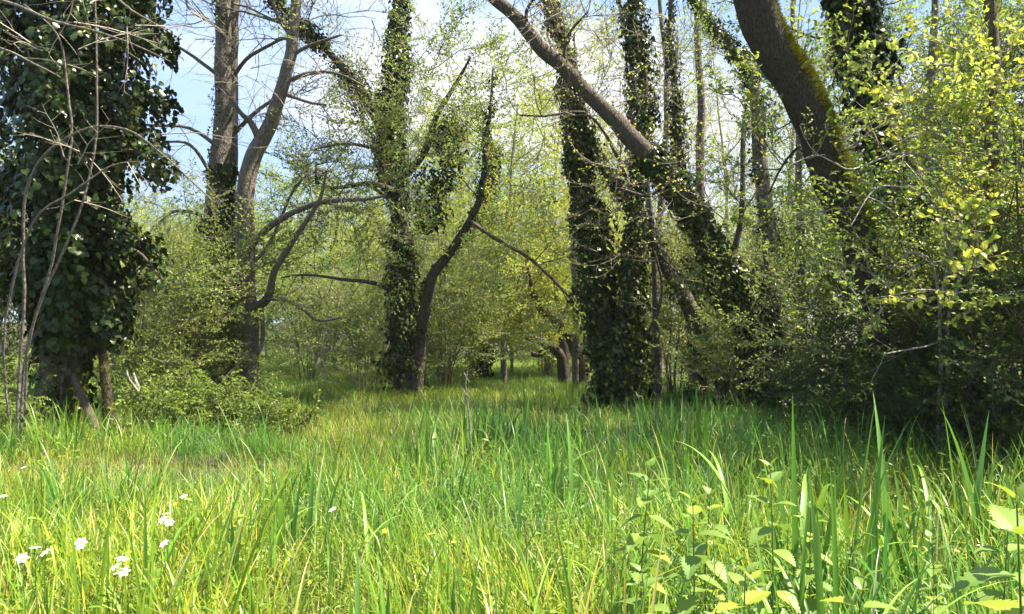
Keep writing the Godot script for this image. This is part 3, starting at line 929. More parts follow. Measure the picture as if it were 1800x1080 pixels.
	l = limb_px(t, [foot(1372, 13, 62), [1352, 650, 13, 58], [1325, 575, 13, 52], [1280, 498, 13, 46], [1230, 408, 13, 42], [1172, 312, 13, 38], [1130, 260, 13, 34], [1080, 208, 13, 30], [1032, 160, 13, 26], [990, 114, 13, 25], [948, 74, 13, 24], [900, 25, 13, 22], [862, -12, 13, 20], [760, -110, 13, 15], [640, -230, 13.2, 8], [560, -330, 13.4, 3]], 5)
	limb(t, "trunk", l, 16, 0.12)
	ivy(t, [l[0].slice(0, 30), l[1].slice(0, 30)], [0.5, 0.38, 0.30, 0.27, 0.24, 0.2, 0.14], 900, "ivy_thin", 1.15)
	t.gap = 0.5
	for w in [[[1285, 500, 13, 12], [1290, 440, 12.9, 11], [1301, 380, 12.9, 10], [1304, 300, 12.9, 8], [1312, 200, 12.9, 5]], [[930, 55, 13, 7], [925, 20, 12.9, 6], [945, -10, 12.8, 4]], [[990, 114, 13, 6], [1000, 60, 12.9, 5], [1030, 20, 12.8, 4]], [[1172, 312, 13, 7], [1140, 345, 12.8, 6], [1090, 332, 12.6, 4]]]:
		var lb := limb_px(t, w, 4)
		limb(t, "limb", lb, 7, 0.08)
		dress(t, lb, 0.3, 1.0, 6, 0.9, 0.01, 1)
	dress(t, l, 0.4, 0.8, 9, 1.1, 0.012, 1)
	dress(t, l, 0.8, 1.0, 8, 1.5, 0.02, 1)
	finish(t)
	# --- thinner trunk leaning the same way in front of it
	t = tree("leaning_tree", "thinner ivy-speckled trunk leaning left between the ivy clump and the long leaning trunk", gp(1272, 14.5), "bark_brown", "mid_thin")
	l = limb_px(t, [foot(1284, 14.5, 34), [1268, 645, 14.5, 30], [1236, 580, 14.5, 28], [1190, 498, 14.5, 26], [1146, 420, 14.5, 23], [1106, 350, 14.4, 18], [1068, 300, 14.3, 12], [1040, 240, 14.2, 8], [1010, 180, 14.1, 4]], 5)
	limb(t, "trunk", l, 12, 0.12)
	ivy(t, l, [0.3, 0.22, 0.17, 0.15, 0.13, 0.08, 0.04], 360, "ivy_thin", 0.9)
	dress(t, l, 0.4, 1.0, 7, 1.0, 0.01, 1)
	finish(t)
	# --- poles behind
	var poles := [
		["slim straight bare pole trunk right of the ivy stems", "mid_thin", 0.0, [[1236, 17, 22], [1234, 600, 17, 18], [1232, 350, 17, 15], [1230, 150, 17, 13], [1224, 10, 17, 11], [1215, -250, 17, 5]]],
		["slim pole wrapped in ivy between the two leaning trunks", "mid_thin", 0.13, [[1222, 16, 20], [1216, 500, 16, 16], [1205, 340, 16, 14], [1190, 200, 16, 12], [1180, 60, 16, 9], [1178, -200, 16, 4]]],
		["thin pale pole slanting up from the long leaning trunk's ivy", "mid_thin", 0.0, [[1160, 15.5, 12], [1146, 400, 15.5, 10], [1133, 255, 15.5, 9], [1122, 185, 15.5, 8], [1110, 100, 15.5, 7], [1091, -5, 15.5, 6], [1070, -200, 15.6, 3]]],
		["forked pole trunk leaning left behind the mossy trunk", "mid_fresh", 0.2, [[1372, 15, 32], [1356, 480, 15, 28], [1345, 330, 15, 26], [1322, 155, 15, 22], [1286, 90, 15, 18], [1240, 28, 15, 13], [1190, -60, 15, 6]]],
		["thin dark pole between leaf sprays on the upper right", "mid_fresh", 0.0, [[1612, 13, 18], [1625, 400, 13, 16], [1632, 163, 13, 14], [1640, 30, 13, 12], [1650, -150, 13, 7]]],
		["slender pole beside the ivy clump's second stem", "mid_thin", 0.0, [[1150, 18, 14], [1155, 450, 18, 12], [1165, 300, 18, 11], [1172, 130, 18, 9], [1160, 20, 18, 7], [1150, -150, 18, 4]]],
		["thin pole at the back between central ivy tree and ivy clump", "far_lime", 0.0, [[1012, 20, 12], [1010, 450, 20, 11], [1006, 300, 20, 9], [1012, 150, 20, 6], [1008, 60, 20, 3]]],
		["thin pole right behind the mossy leaning trunk's top", "mid_fresh", 0.0, [[1415, 16, 14], [1408, 400, 16, 12], [1402, 200, 16, 10], [1394, 20, 16, 8], [1390, -160, 16, 4]]]]
	for w in poles:
		var rows: Array = w[3]
		rows[0] = foot(rows[0][0], rows[0][1], rows[0][2])
		t = tree("pole_tree", w[0], gp(rows[0][0], rows[0][2]), "bark_grey", w[1])
		l = limb_px(t, rows, 4)
		limb(t, "trunk", l, 9, 0.1)
		if w[2] > 0.0: ivy(t, l, [w[2] * 1.4, w[2], w[2], w[2] * 0.7, 0.06], 420, "ivy_thin", 0.9)
		t.gap = 0.5
		t.kids = 2
		dress(t, l, 0.3, 1.0, 10, 1.3, 0.01, 1)
		finish(t)
	# --- big mossy trunk
	t = tree("mossy_tree", "thick brown trunk leaning left with yellow moss along its upper side", gp(1590, 9.6), "bark_shade_tint", "near_fresh")
	l = limb_px(t, [foot(1600, 9.6, 66, 30), [1580, 690, 9.6, 62], [1556, 560, 9.5, 62], [1522, 440, 9.4, 66], [1490, 370, 9.3, 66], [1460, 300, 9.2, 66], [1424, 215, 9.1, 68], [1388, 140, 9.0, 68], [1346, 60, 8.9, 66], [1316, -20, 8.8, 64], [1240, -200, 8.7, 52], [1150, -430, 8.8, 30], [1100, -650, 9, 10]], 6)
	limb(t, "trunk", l, 36, 0.2)
	moss(t, l, 4200, Vector3(1.0, 0.5, 0.25), 0.45, 0.05, 0.8, 1.9)
	moss(t, l, 900, Vector3(0.9, 0.4, 0.6), 0.7, 0.1, 0.8, 1.2)
	t.gap = 0.4
	dress(t, l, 0.2, 0.5, 3, 1.0, 0.012, 1)
	t.spray = "near_bare"
	dress(t, l, 0.8, 1.0, 12, 2.2, 0.03, 2)
	finish(t)
	# --- dark trunk behind it
	t = tree("ivy_clad_tree", "dark ivy-covered trunk leaning left behind the mossy trunk", gp(1615, 10.5), "bark_shade_tint", "near_fresh")
	l = limb_px(t, [foot(1630, 10.5, 60, 30), [1612, 650, 10.5, 56], [1592, 470, 10.5, 52], [1560, 300, 10.5, 48], [1526, 150, 10.5, 46], [1500, 60, 10.5, 42], [1480, -20, 10.5, 38], [1440, -250, 10.6, 26], [1410, -480, 10.8, 8]], 5)
	limb(t, "trunk", l, 14, 0.14)
	ivy(t, l, [0.7, 0.7, 0.6, 0.5, 0.36, 0.26, 0.24, 0.22, 0.2, 0.15], 620, "ivy_near")
	t.gap = 0.4
	for w in [[[1536, 190, 10.4, 10], [1490, 196, 10, 8], [1430, 205, 9.7, 6], [1390, 215, 9.5, 4]], [[1540, 200, 10.4, 8], [1470, 225, 9.8, 6], [1400, 262, 9.3, 5], [1350, 340, 9.1, 3]]]:
		var lb := limb_px(t, w, 4)
		limb(t, "limb", lb, 7, 0.08)
		dress(t, lb, 0.2, 1.0, 8, 0.8, 0.01, 1)
	dress(t, l, 0.6, 1.0, 9, 1.5, 0.02, 2)
	finish(t)
	# --- straight trunk near the right edge
	t = tree("straight_tree", "straight slim grey trunk near the right edge", gp(1722, 8.2), "bark_brown", "near_lime")
	l = limb_px(t, [foot(1714, 8.2, 22, 40), [1718, 690, 8.2, 22], [1728, 560, 8.2, 22], [1742, 420, 8.2, 25], [1749, 300, 8.2, 24], [1746, 150, 8.2, 23], [1745, 0, 8.2, 21], [1740, -250, 8.3, 16], [1730, -560, 8.5, 6]], 5)
	limb(t, "trunk", l, 14, 0.1)
	t.gap = 0.4
	dress(t, l, 0.55, 0.75, 4, 0.7, 0.008, 1, Vector3(0.5, 0.2, 0))
	dress(t, l, 0.8, 1.0, 8, 1.3, 0.02, 1)
	finish(t)
	# --- bare arching twigs before the thicket
	t = tree("arching_shrub", "nearly bare shrub with pale arching twigs before the dark thicket", gp(1655, 7.7), "bark_pale", "near_fresh", "", "shrub")
	t.gap = 0.5
	t.size = 0.6
	for w in [[foot(1660, 7.7, 8), [1664, 600, 7.7, 7], [1690, 500, 7.7, 6], [1715, 420, 7.7, 5], [1736, 366, 7.7, 4]], [foot(1650, 7.7, 7), [1652, 580, 7.7, 6], [1668, 470, 7.7, 5], [1684, 400, 7.7, 4], [1692, 330, 7.7, 3]],
			[[1654, 560, 7.7, 5], [1648, 500, 7.6, 4.5], [1634, 458, 7.5, 4], [1606, 446, 7.4, 3.5], [1586, 456, 7.4, 3]], [[1654, 545, 7.7, 4], [1580, 524, 7.3, 3.5], [1546, 496, 7.2, 3], [1530, 494, 7.2, 3], [1512, 512, 7.2, 2]],
			[[1668, 515, 7.6, 4], [1620, 512, 7.3, 3], [1560, 522, 7.2, 2.5], [1524, 524, 7.2, 2]], [[1655, 600, 7.7, 4], [1610, 612, 7.4, 3], [1575, 618, 7.3, 2.5], [1548, 624, 7.2, 2]],
			[[1690, 500, 7.7, 5], [1640, 360, 7.3, 4], [1570, 330, 7.1, 3.5], [1530, 345, 7.0, 3], [1490, 400, 6.9, 2]], [[1700, 440, 7.7, 4.5], [1640, 330, 7.3, 4], [1600, 312, 7.1, 3.5], [1680, 284, 7.0, 3], [1762, 256, 6.9, 2.5]],
			[[1692, 330, 7.7, 4], [1600, 270, 7.3, 3.5], [1500, 300, 7.0, 3], [1462, 288, 6.9, 2.8], [1432, 274, 6.9, 2.5], [1380, 292, 6.8, 2]], [[1715, 420, 7.7, 4], [1760, 330, 7.5, 3.5], [1790, 290, 7.4, 3], [1770, 215, 7.3, 2.5], [1724, 195, 7.2, 2]]]:
		l = limb_px(t, w, 4)
		limb(t, "stem", l, 6, 0.05)
		dress(t, l, 0.4, 1.0, 3, 0.4, 0.004, 0)
	finish(t, "foliage")

# ------------------------------------------------------------------ shrubs and thicket
func bush(called: String, label: String, px: float, d: float, h: float, spread: float, stems: int, cnt: int, spray: String, bark: String, gap: float, size: float, sd: int, group := "", low := 0.25, lvl := 1, tone := Color(1, 1, 1)) -> void:
	rng.seed = sd
	var t := tree(called, label, gp(px, d), bark, spray, group, "shrub")
	t.gap = gap
	t.size = size
	t.tone = tone
	shrub(t, stems, h, spread, lvl, cnt, low)
func thicket() -> void:
	var g := "shrubs of the dark thicket on the right"
	bush("thicket_shrub", "leafy shrub in front of the mossy trunk's foot", 1420, 11.4, 2.4, 0.9, 4, 5, "near_fresh", "bark_brown", 0.46, 0.9, 401, g, 0.5)
	bush("thicket_shrub", "sunlit leafy shrub crossing the mossy trunk with sprays of fresh leaves", 1655, 8.6, 3.1, 1.1, 5, 6, "near_fresh", "bark_brown", 0.42, 0.9, 402, g, 0.5)
	bush("thicket_shrub", "shrub with slanting grey stems left of the straight slim trunk", 1745, 7.8, 3.0, 1.0, 5, 6, "near_fresh", "bark_brown", 0.42, 0.9, 403, g, 0.5)
	bush("thicket_shrub", "bright large-leaved shrub filling the upper right corner", 1890, 7.2, 3.9, 0.8, 5, 7, "near_lime", "bark_brown", 0.34, 0.9, 404, g, 0.55)
	bush("thicket_shrub", "low leafy shrub at the foot of the long leaning trunk", 1300, 13.6, 1.7, 1.1, 5, 5, "mid_fresh", "bark_brown", 0.36, 0.9, 405, g, 0.2)
	bush("thicket_shrub", "dark shrub deep in the shade behind the slanting stems", 1660, 11.0, 2.8, 1.6, 6, 7, "mid_deep", "bark_brown", 0.34, 1.0, 406, g, 0.05, 1, Color(0.65, 0.68, 0.65))  # tone on the dark thicket shrubs paints shade into their leaf colour
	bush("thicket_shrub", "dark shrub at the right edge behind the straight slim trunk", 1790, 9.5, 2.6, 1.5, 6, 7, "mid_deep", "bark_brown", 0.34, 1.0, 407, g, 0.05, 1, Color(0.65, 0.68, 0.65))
	bush("thicket_shrub", "shaded shrub between the mossy trunk and the long leaning trunk", 1490, 13.0, 2.6, 1.6, 6, 7, "mid_fresh", "bark_brown", 0.34, 1.0, 408, g, 0.05)
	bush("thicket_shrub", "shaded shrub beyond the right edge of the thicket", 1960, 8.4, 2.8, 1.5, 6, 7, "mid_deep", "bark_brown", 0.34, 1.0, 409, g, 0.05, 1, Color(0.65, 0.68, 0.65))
	bush("thicket_shrub", "low dark undergrowth shrub at the mossy trunk's foot", 1540, 8.9, 1.3, 0.9, 6, 6, "mid_deep", "bark_brown", 0.3, 0.8, 410, g, 0.05, 1, Color(0.6, 0.62, 0.6))  # low shrubs: leaf tone lowered to paint in the shade under the thicket
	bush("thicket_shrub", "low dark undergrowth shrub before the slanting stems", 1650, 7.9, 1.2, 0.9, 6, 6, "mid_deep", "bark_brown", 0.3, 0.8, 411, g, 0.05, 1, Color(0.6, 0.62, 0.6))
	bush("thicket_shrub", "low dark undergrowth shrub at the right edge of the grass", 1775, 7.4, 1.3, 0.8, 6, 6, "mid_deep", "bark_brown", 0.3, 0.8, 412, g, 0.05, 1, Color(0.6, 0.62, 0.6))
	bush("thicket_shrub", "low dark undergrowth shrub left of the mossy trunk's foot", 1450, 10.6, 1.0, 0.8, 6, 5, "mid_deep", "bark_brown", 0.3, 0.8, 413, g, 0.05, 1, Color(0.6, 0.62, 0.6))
	# light shrubs round the clearing
	g = "light green shrubs round the clearing"
	bush("light_shrub", "light green shrub between the ivy tower and the twin trunks", 270, 14.5, 2.9, 1.6, 9, 8, "mid_fresh", "bark_grey", 0.28, 1.0, 421, g, 0.1)
	bush("light_shrub", "shrub filling the left edge below the ivy", -30, 11.6, 3.0, 1.0, 7, 7, "near_fresh", "bark_grey", 0.3, 1.0, 422, g, 0.1)
	bush("light_shrub", "small shrub hugging the foot of the twin trunks", 345, 15.6, 1.9, 1.0, 7, 7, "mid_fresh", "bark_grey", 0.26, 0.9, 423, g, 0.1)
	bush("light_shrub", "shrub left of the central ivy tree's foot", 640, 20.0, 3.0, 1.5, 8, 8, "mid_fresh", "bark_pale", 0.3, 1.0, 424, g, 0.15)
	bush("light_shrub", "shrub in the shade right of the central ivy tree", 780, 19.5, 3.2, 1.6, 8, 8, "mid_fresh", "bark_grey", 0.3, 1.0, 425, g, 0.1)
	bush("light_shrub", "yellow-green shrub behind the ivy clump", 1185, 18.0, 3.4, 1.7, 8, 8, "mid_lime", "bark_grey", 0.3, 1.0, 426, g, 0.1)
	bush("light_shrub", "shrub seen between the two leaning trunks", 1290, 17.0, 3.4, 1.7, 8, 8, "mid_fresh", "bark_grey", 0.3, 1.0, 427, g, 0.1)
	bush("light_shrub", "yellow-green shrub behind the bent mossy tree", 955, 26.0, 3.6, 2.0, 9, 8, "far_lime", "bark_grey", 0.5, 0.9, 428, g, 0.1)
	bush("light_shrub", "tall light shrub beyond the foot of the forked tree", 545, 24.0, 3.6, 2.0, 9, 8, "far_fresh", "bark_grey", 0.5, 0.9, 429, g, 0.1)
	# brambles low in the grass on the left
	g = "bramble mounds by the ivy tower"
	bush("bramble", "low bramble mound in the grass right of the ivy tower's foot", 300, 10.6, 0.6, 0.6, 8, 4, "bramble", "bark_brown", 0.2, 0.8, 441, g, 0.1, 1, Color(0.75, 0.8, 0.8))
	bush("bramble", "low bramble mound in front of the twin trunks", 400, 11.6, 0.6, 0.7, 8, 4, "bramble", "bark_brown", 0.2, 0.8, 442, g, 0.1, 1, Color(0.75, 0.8, 0.8))
	bush("bramble", "dark low bramble mound ahead of the forked tree", 500, 10.6, 0.45, 0.5, 7, 4, "bramble", "bark_brown", 0.2, 0.7, 443, g, 0.1, 1, Color(0.7, 0.75, 0.75))
	bush("bramble", "bramble mound at the left edge by the ivy", -10, 9.8, 0.6, 0.5, 7, 4, "bramble", "bark_brown", 0.2, 0.8, 444, g, 0.1, 1, Color(0.75, 0.8, 0.8))

# ------------------------------------------------------------------ the wood behind
func background() -> void:
	var kinds := {}
	# key: [name, height, radius, lowest branch, spread, branches, spray, gap, seed, bark]
	var specs := {
		"lime": ["light_tree", 8.0, 0.09, 0.8, 2.1, 13, "far_lime", 0.55, 501, "bark_grey"],
		"fresh": ["leafy_tree", 9.0, 0.11, 0.8, 2.4, 15, "far_fresh", 0.55, 502, "bark_grey"],
		"low": ["low_tree", 5.6, 0.08, 0.5, 2.2, 18, "far_fresh", 0.45, 503, "bark_grey"],
		"lowlime": ["low_tree", 5.2, 0.08, 0.4, 2.3, 18, "far_lime", 0.45, 504, "bark_grey"],
		"thin": ["slender_tree", 14.0, 0.11, 4.0, 2.2, 15, "far_thin", 0.75, 505, "bark_grey"],
		"thin2": ["slender_tree", 12.0, 0.09, 3.0, 1.9, 12, "far_thin", 0.75, 506, "bark_pale"],
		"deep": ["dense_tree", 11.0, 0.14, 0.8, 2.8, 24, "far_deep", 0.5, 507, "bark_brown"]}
	for key in specs:
		var s: Array = specs[key]
		rng.seed = s[8]
		var t := tree(s[0], "", Vector3.ZERO, s[9], s[6])
		t.gap = s[7]
		t.node.set_meta("kind_name", s[0])
		auto_tree(t, s[1], s[2], s[3], s[4], s[5], 2)
		kinds[key] = [t.node, false]
	rng.seed = 777
	var gl := "low light trees across the clearing on the left"
	var gc := "yellow-green trees behind the middle of the clearing"
	var gr := "slender trees behind the leaning trunks"
	var gd := "dense trees behind the right thicket"
	var gt := "thin trees standing against the sky on the left"
	var gb := "far wood closing the view behind the clearing"
	var looks := {"low": "low light green tree", "lowlime": "low yellow-green tree", "thin": "slender sparse grey tree", "thin2": "slender sparse pale-barked tree", "lime": "young-leaved yellow-green tree", "fresh": "leafy green tree", "deep": "dense dark green tree"}
	var marks := [[-60, "the left edge"], [125, "the ivy tower"], [386, "the twin trunks"], [470, "the forked tree's limbs"], [712, "the central ivy tree"], [850, "the slim far ivy trunk"], [985, "the bent mossy tree"], [1090, "the ivy clump"], [1232, "the slim bare pole"], [1365, "the long leaning trunk's foot"], [1490, "the mossy trunk"], [1640, "the dark ivy trunk"], [1740, "the straight slim trunk"], [1850, "the right edge"]]
	var given := {}
	var places := [
		# low trees on the left
		["low", 60, 24, 1.0, gl], ["lowlime", 200, 30, 1.0, gl], ["low", 300, 27, 0.9, gl], ["lowlime", 420, 33, 1.05, gl], ["low", 520, 31, 1.1, gl], ["lowlime", 590, 28, 1.1, gl], ["low", 655, 34, 1.1, gl], ["lowlime", 330, 38, 1.1, gl], ["low", 120, 34, 1.0, gl], ["low", 470, 42, 1.1, gl],
		["thin2", 300, 36, 0.7, gt], ["thin2", 560, 40, 0.72, gt], ["thin", 640, 45, 0.7, gt], ["thin2", 350, 44, 0.75, gt],
		# middle
		["lime", 770, 24, 0.85, gc], ["lime", 885, 23, 0.95, gc], ["lime", 960, 28, 1.05, gc], ["fresh", 830, 33, 1.0, gc], ["lime", 1040, 31, 1.0, gc], ["fresh", 730, 35, 0.9, gc], ["lowlime", 900, 30, 0.8, gc], ["lowlime", 985, 28, 0.7, gc], ["lowlime", 790, 27, 0.7, gc], ["lowlime", 1060, 33, 0.8, gc],
		# right of the middle
		["thin", 1090, 30, 0.8, gr], ["thin2", 1160, 26, 0.9, gr], ["thin2", 1290, 25, 0.9, gr], ["lime", 1230, 36, 0.7, gr], ["thin2", 1370, 22, 0.9, gr], ["thin", 1440, 28, 0.8, gr],
		# right
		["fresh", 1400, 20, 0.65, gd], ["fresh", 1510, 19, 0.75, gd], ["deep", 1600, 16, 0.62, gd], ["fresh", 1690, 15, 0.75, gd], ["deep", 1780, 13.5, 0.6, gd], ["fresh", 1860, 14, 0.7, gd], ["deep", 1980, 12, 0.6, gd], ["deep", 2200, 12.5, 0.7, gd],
		# far wood
		["low", -120, 46, 1.1, gb], ["low", 30, 50, 1.2, gb], ["low", 180, 52, 1.2, gb], ["low", 400, 56, 1.25, gb], ["low", 560, 54, 1.25, gb], ["fresh", 690, 52, 0.9, gb], ["fresh", 800, 48, 1.0, gb], ["lime", 900, 44, 1.0, gb], ["fresh", 1000, 46, 1.0, gb], ["low", 1100, 42, 1.1, gb], ["lowlime", 1200, 44, 1.1, gb], ["low", 1320, 38, 1.1, gb], ["lowlime", 1450, 36, 1.2, gb], ["low", 1580, 32, 1.2, gb], ["low", 1740, 28, 1.2, gb], ["low", 300, 60, 1.3, gb], ["low", 640, 62, 1.3, gb]]
	for w in places:
		var e: Array = kinds[w[0]]
		var src: Node3D = e[0]
		var p := gp(w[1], w[2])
		var best: Array = marks[0]
		for m in marks:
			if absf(m[0] - w[1]) < absf(best[0] - w[1]): best = m
		var dx: float = w[1] - best[0]
		var label: String = "%s %s %s" % [looks[w[0]], "straight behind" if absf(dx) < 30.0 else ("behind and left of" if dx < 0.0 else "behind and right of"), best[1]]
		label += ", near row" if w[2] < 26.0 else (", middle row" if w[2] < 40.0 else ", far row")
		if given.has(label): label = label.replace(" row", " row, farther back")
		given[label] = true
		if not e[1]:
			e[1] = true
			src.position = p
			src.scale = Vector3.ONE * w[3]
			tag(src, label, "tree", w[4])
		else:
			copy(src, p, rng.randf() * TAU, w[3] * rr(0.93, 1.07), label, w[4])

# ------------------------------------------------------------------ plants in the meadow
func serrated() -> Array:
	var o := []
	var n := 9
	for k in n:
		var y := (k + 0.3) / n
		var w := 0.33 * pow(sin(PI * pow(clampf(y, 0.0, 1.0), 0.62)), 0.8)
		o.append(Vector2(w * 0.86, y * 0.97))
		o.append(Vector2(w * 1.08, y * 0.97 + 0.055))
	o.append(Vector2(0.0, 1.0))
	return o
func foreground() -> void:
	# iris blades: six shapes one metre long
	var blades := []
	for k in 7:
		rng.seed = 600 + k
		var mb := MB.new()
		mb.blade(Vector3.ZERO, 0.0, 1.0, 0.036, rr(0.0, 0.16), [0.1, 0.25, 0.15, 0.5, 0.2, 1.9, 0.35][k], 9 if k != 5 else 14, tint(lin(0.09, 0.22, 0.04).lerp(lin(0.17, 0.32, 0.04), rng.randf()), 0.1), rr(-0.3, 0.3))
		blades.append(mb.into(ArrayMesh.new(), M.blade))
	rng.seed = 650
	var gi := "iris clumps with sword-shaped leaves"
	# [photo x, distance, height, blades, spread, label]
	for w in [
			[1398, 3.9, 1.12, 6, 0.12, "tall iris clump at the left end of the row before the dark thicket"],
			[1468, 3.8, 1.10, 7, 0.14, "broad dark iris clump in the middle of the row before the dark thicket"],
			[1556, 4.0, 1.13, 5, 0.10, "iris clump with one very tall curved blade before the dark thicket"],
			[1330, 4.6, 1.0, 4, 0.16, "thin iris clump just left of the tall ones before the thicket"],
			[1690, 4.6, 1.0, 4, 0.1, "small iris clump alone before the right part of the thicket"],
			[1778, 4.4, 0.98, 7, 0.16, "bushy iris clump with drooping blades at the right edge"],
			[1620, 4.4, 0.86, 3, 0.1, "three-bladed iris clump right of the very tall blade"],
			[945, 8.2, 1.05, 7, 0.3, "tallest iris clump at the middle of the meadow"],
			[900, 8.6, 0.98, 6, 0.3, "iris clump just left of the tallest one in mid-meadow"],
			[845, 8.4, 0.92, 6, 0.3, "iris clump beside the pale dead stalk in mid-meadow"],
			[800, 8.0, 0.82, 5, 0.25, "iris clump at the left end of the mid-meadow row"],
			[735, 7.6, 0.85, 3, 0.12, "lone pair of iris blades before the central ivy tree"],
			[990, 6.0, 0.86, 5, 0.2, "pale upright iris clump right of the meadow's middle"],
			[1085, 7.4, 0.8, 5, 0.25, "iris clump in the grass before the ivy clump"],
			[1180, 8.0, 0.85, 6, 0.3, "iris clump in the shade before the thin leaning trunk"],
			[1260, 7.4, 0.85, 6, 0.3, "iris clump in the shade before the long leaning trunk"],
			[535, 6.0, 0.72, 4, 0.2, "iris clump left of the meadow's middle"],
			[820, 2.5, 0.78, 6, 0.10, "bright iris clump rising from the bottom edge at the centre"],
			[672, 2.6, 0.66, 3, 0.08, "narrow iris blades at the bottom left of the centre clump"],
			[395, 3.6, 0.72, 4, 0.12, "iris clump among the white flowers on the left"],
			[505, 4.4, 0.7, 3, 0.12, "sparse iris blades in the left meadow"],
			[1410, 2.9, 0.92, 6, 0.12, "tall lit iris clump in front among the nettles"],
			[1330, 2.7, 0.74, 4, 0.1, "short iris clump left of the tall lit one among the nettles"]]:
		var t := thing("iris_clump", w[5], "iris", gp(w[0], w[1]), gi)
		for k in w[3] + 3:
			var o := part("blade", blades[rng.randi_range(0, 6)], t)
			var s: float = w[2] * (1.0 if k == 0 else rr(0.55, 0.95))
			var ww := rr(0.75, 1.2) * (0.62 if w[1] < 3.0 else 1.0)
			o.transform = Transform3D(Basis(Vector3.UP, rng.randf() * TAU).scaled_local(Vector3(s, s, ww)), Vector3(rr(-w[4], w[4]), -0.02, rr(-w[4], w[4])))
	# coarse arching grass tussocks in front
	var arcs := []
	for k in 5:
		rng.seed = 660 + k
		var mb := MB.new()
		mb.blade(Vector3.ZERO, 0.0, 1.0, 0.016, rr(0.1, 0.3), rr(1.4, 2.6), 14, tint(lin(0.20, 0.35, 0.05), 0.12), rr(-0.4, 0.4))
		arcs.append(mb.into(ArrayMesh.new(), M.blade))
	rng.seed = 670
	for w in [[1480, 2.3, 0.78, 8, "arching coarse grass tussock at the bottom between the nettles"], [1210, 2.4, 0.62, 7, "coarse grass tussock bending over left of the tall lit iris"], [1620, 2.3, 0.66, 7, "coarse grass tussock near the bottom right corner"], [900, 2.7, 0.62, 6, "bending grass tussock right of the bottom centre iris"], [1100, 3.4, 0.6, 6, "grass tussock with long bending blades in the right meadow"], [640, 4.0, 0.6, 6, "grass tussock with bending pale blades left of the middle"], [250, 2.8, 0.5, 6, "bending grass tussock in the white flower patch"]]:
		var t := thing("grass_tussock", w[4], "grass", gp(w[0], w[1]), "coarse tussocks with arching blades")
		for k in w[3]:
			var o := part("blade", arcs[rng.randi_range(0, 4)], t)
			var s: float = w[2] * rr(0.6, 1.25)
			o.transform = Transform3D(Basis(Vector3.UP, rng.randf() * TAU).scaled_local(Vector3(s, s, rr(0.7, 1.15))), Vector3(rr(-0.06, 0.06), -0.02, rr(-0.06, 0.06)))
	nettles()
	flowers()
	# dead forked stalk
	var d := tree("dead_stalk", "pale dead forked stalk standing among the mid-meadow iris", gp(822, 7.8), "bark_pale", "near_bare", "", "stalk")
	for w in [[foot(830, 7.8, 4), [826, 705, 7.8, 3.5], [825, 675, 7.8, 2.6], [828, 648, 7.8, 1.4]], [[825, 700, 7.8, 2.6], [816, 684, 7.75, 2], [811, 672, 7.7, 1.2]], [[825, 672, 7.8, 1.6], [820, 656, 7.85, 1.0]]]:
		limb(d, "stalk", limb_px(d, w, 3), 6, 0.05)
	d = tree("dead_stalk", "crooked bleached branch sticking up beside the ivy tower", gp(240, 10.4), "bark_pale", "near_bare", "", "stalk")
	for w in [[foot(256, 10.4, 8), [250, 710, 10.4, 8], [246, 680, 10.4, 7], [238, 655, 10.4, 4]], [[250, 700, 10.4, 6], [232, 668, 10.3, 4], [226, 650, 10.3, 3]]]:
		limb(d, "stalk", limb_px(d, w, 3), 6, 0.05)
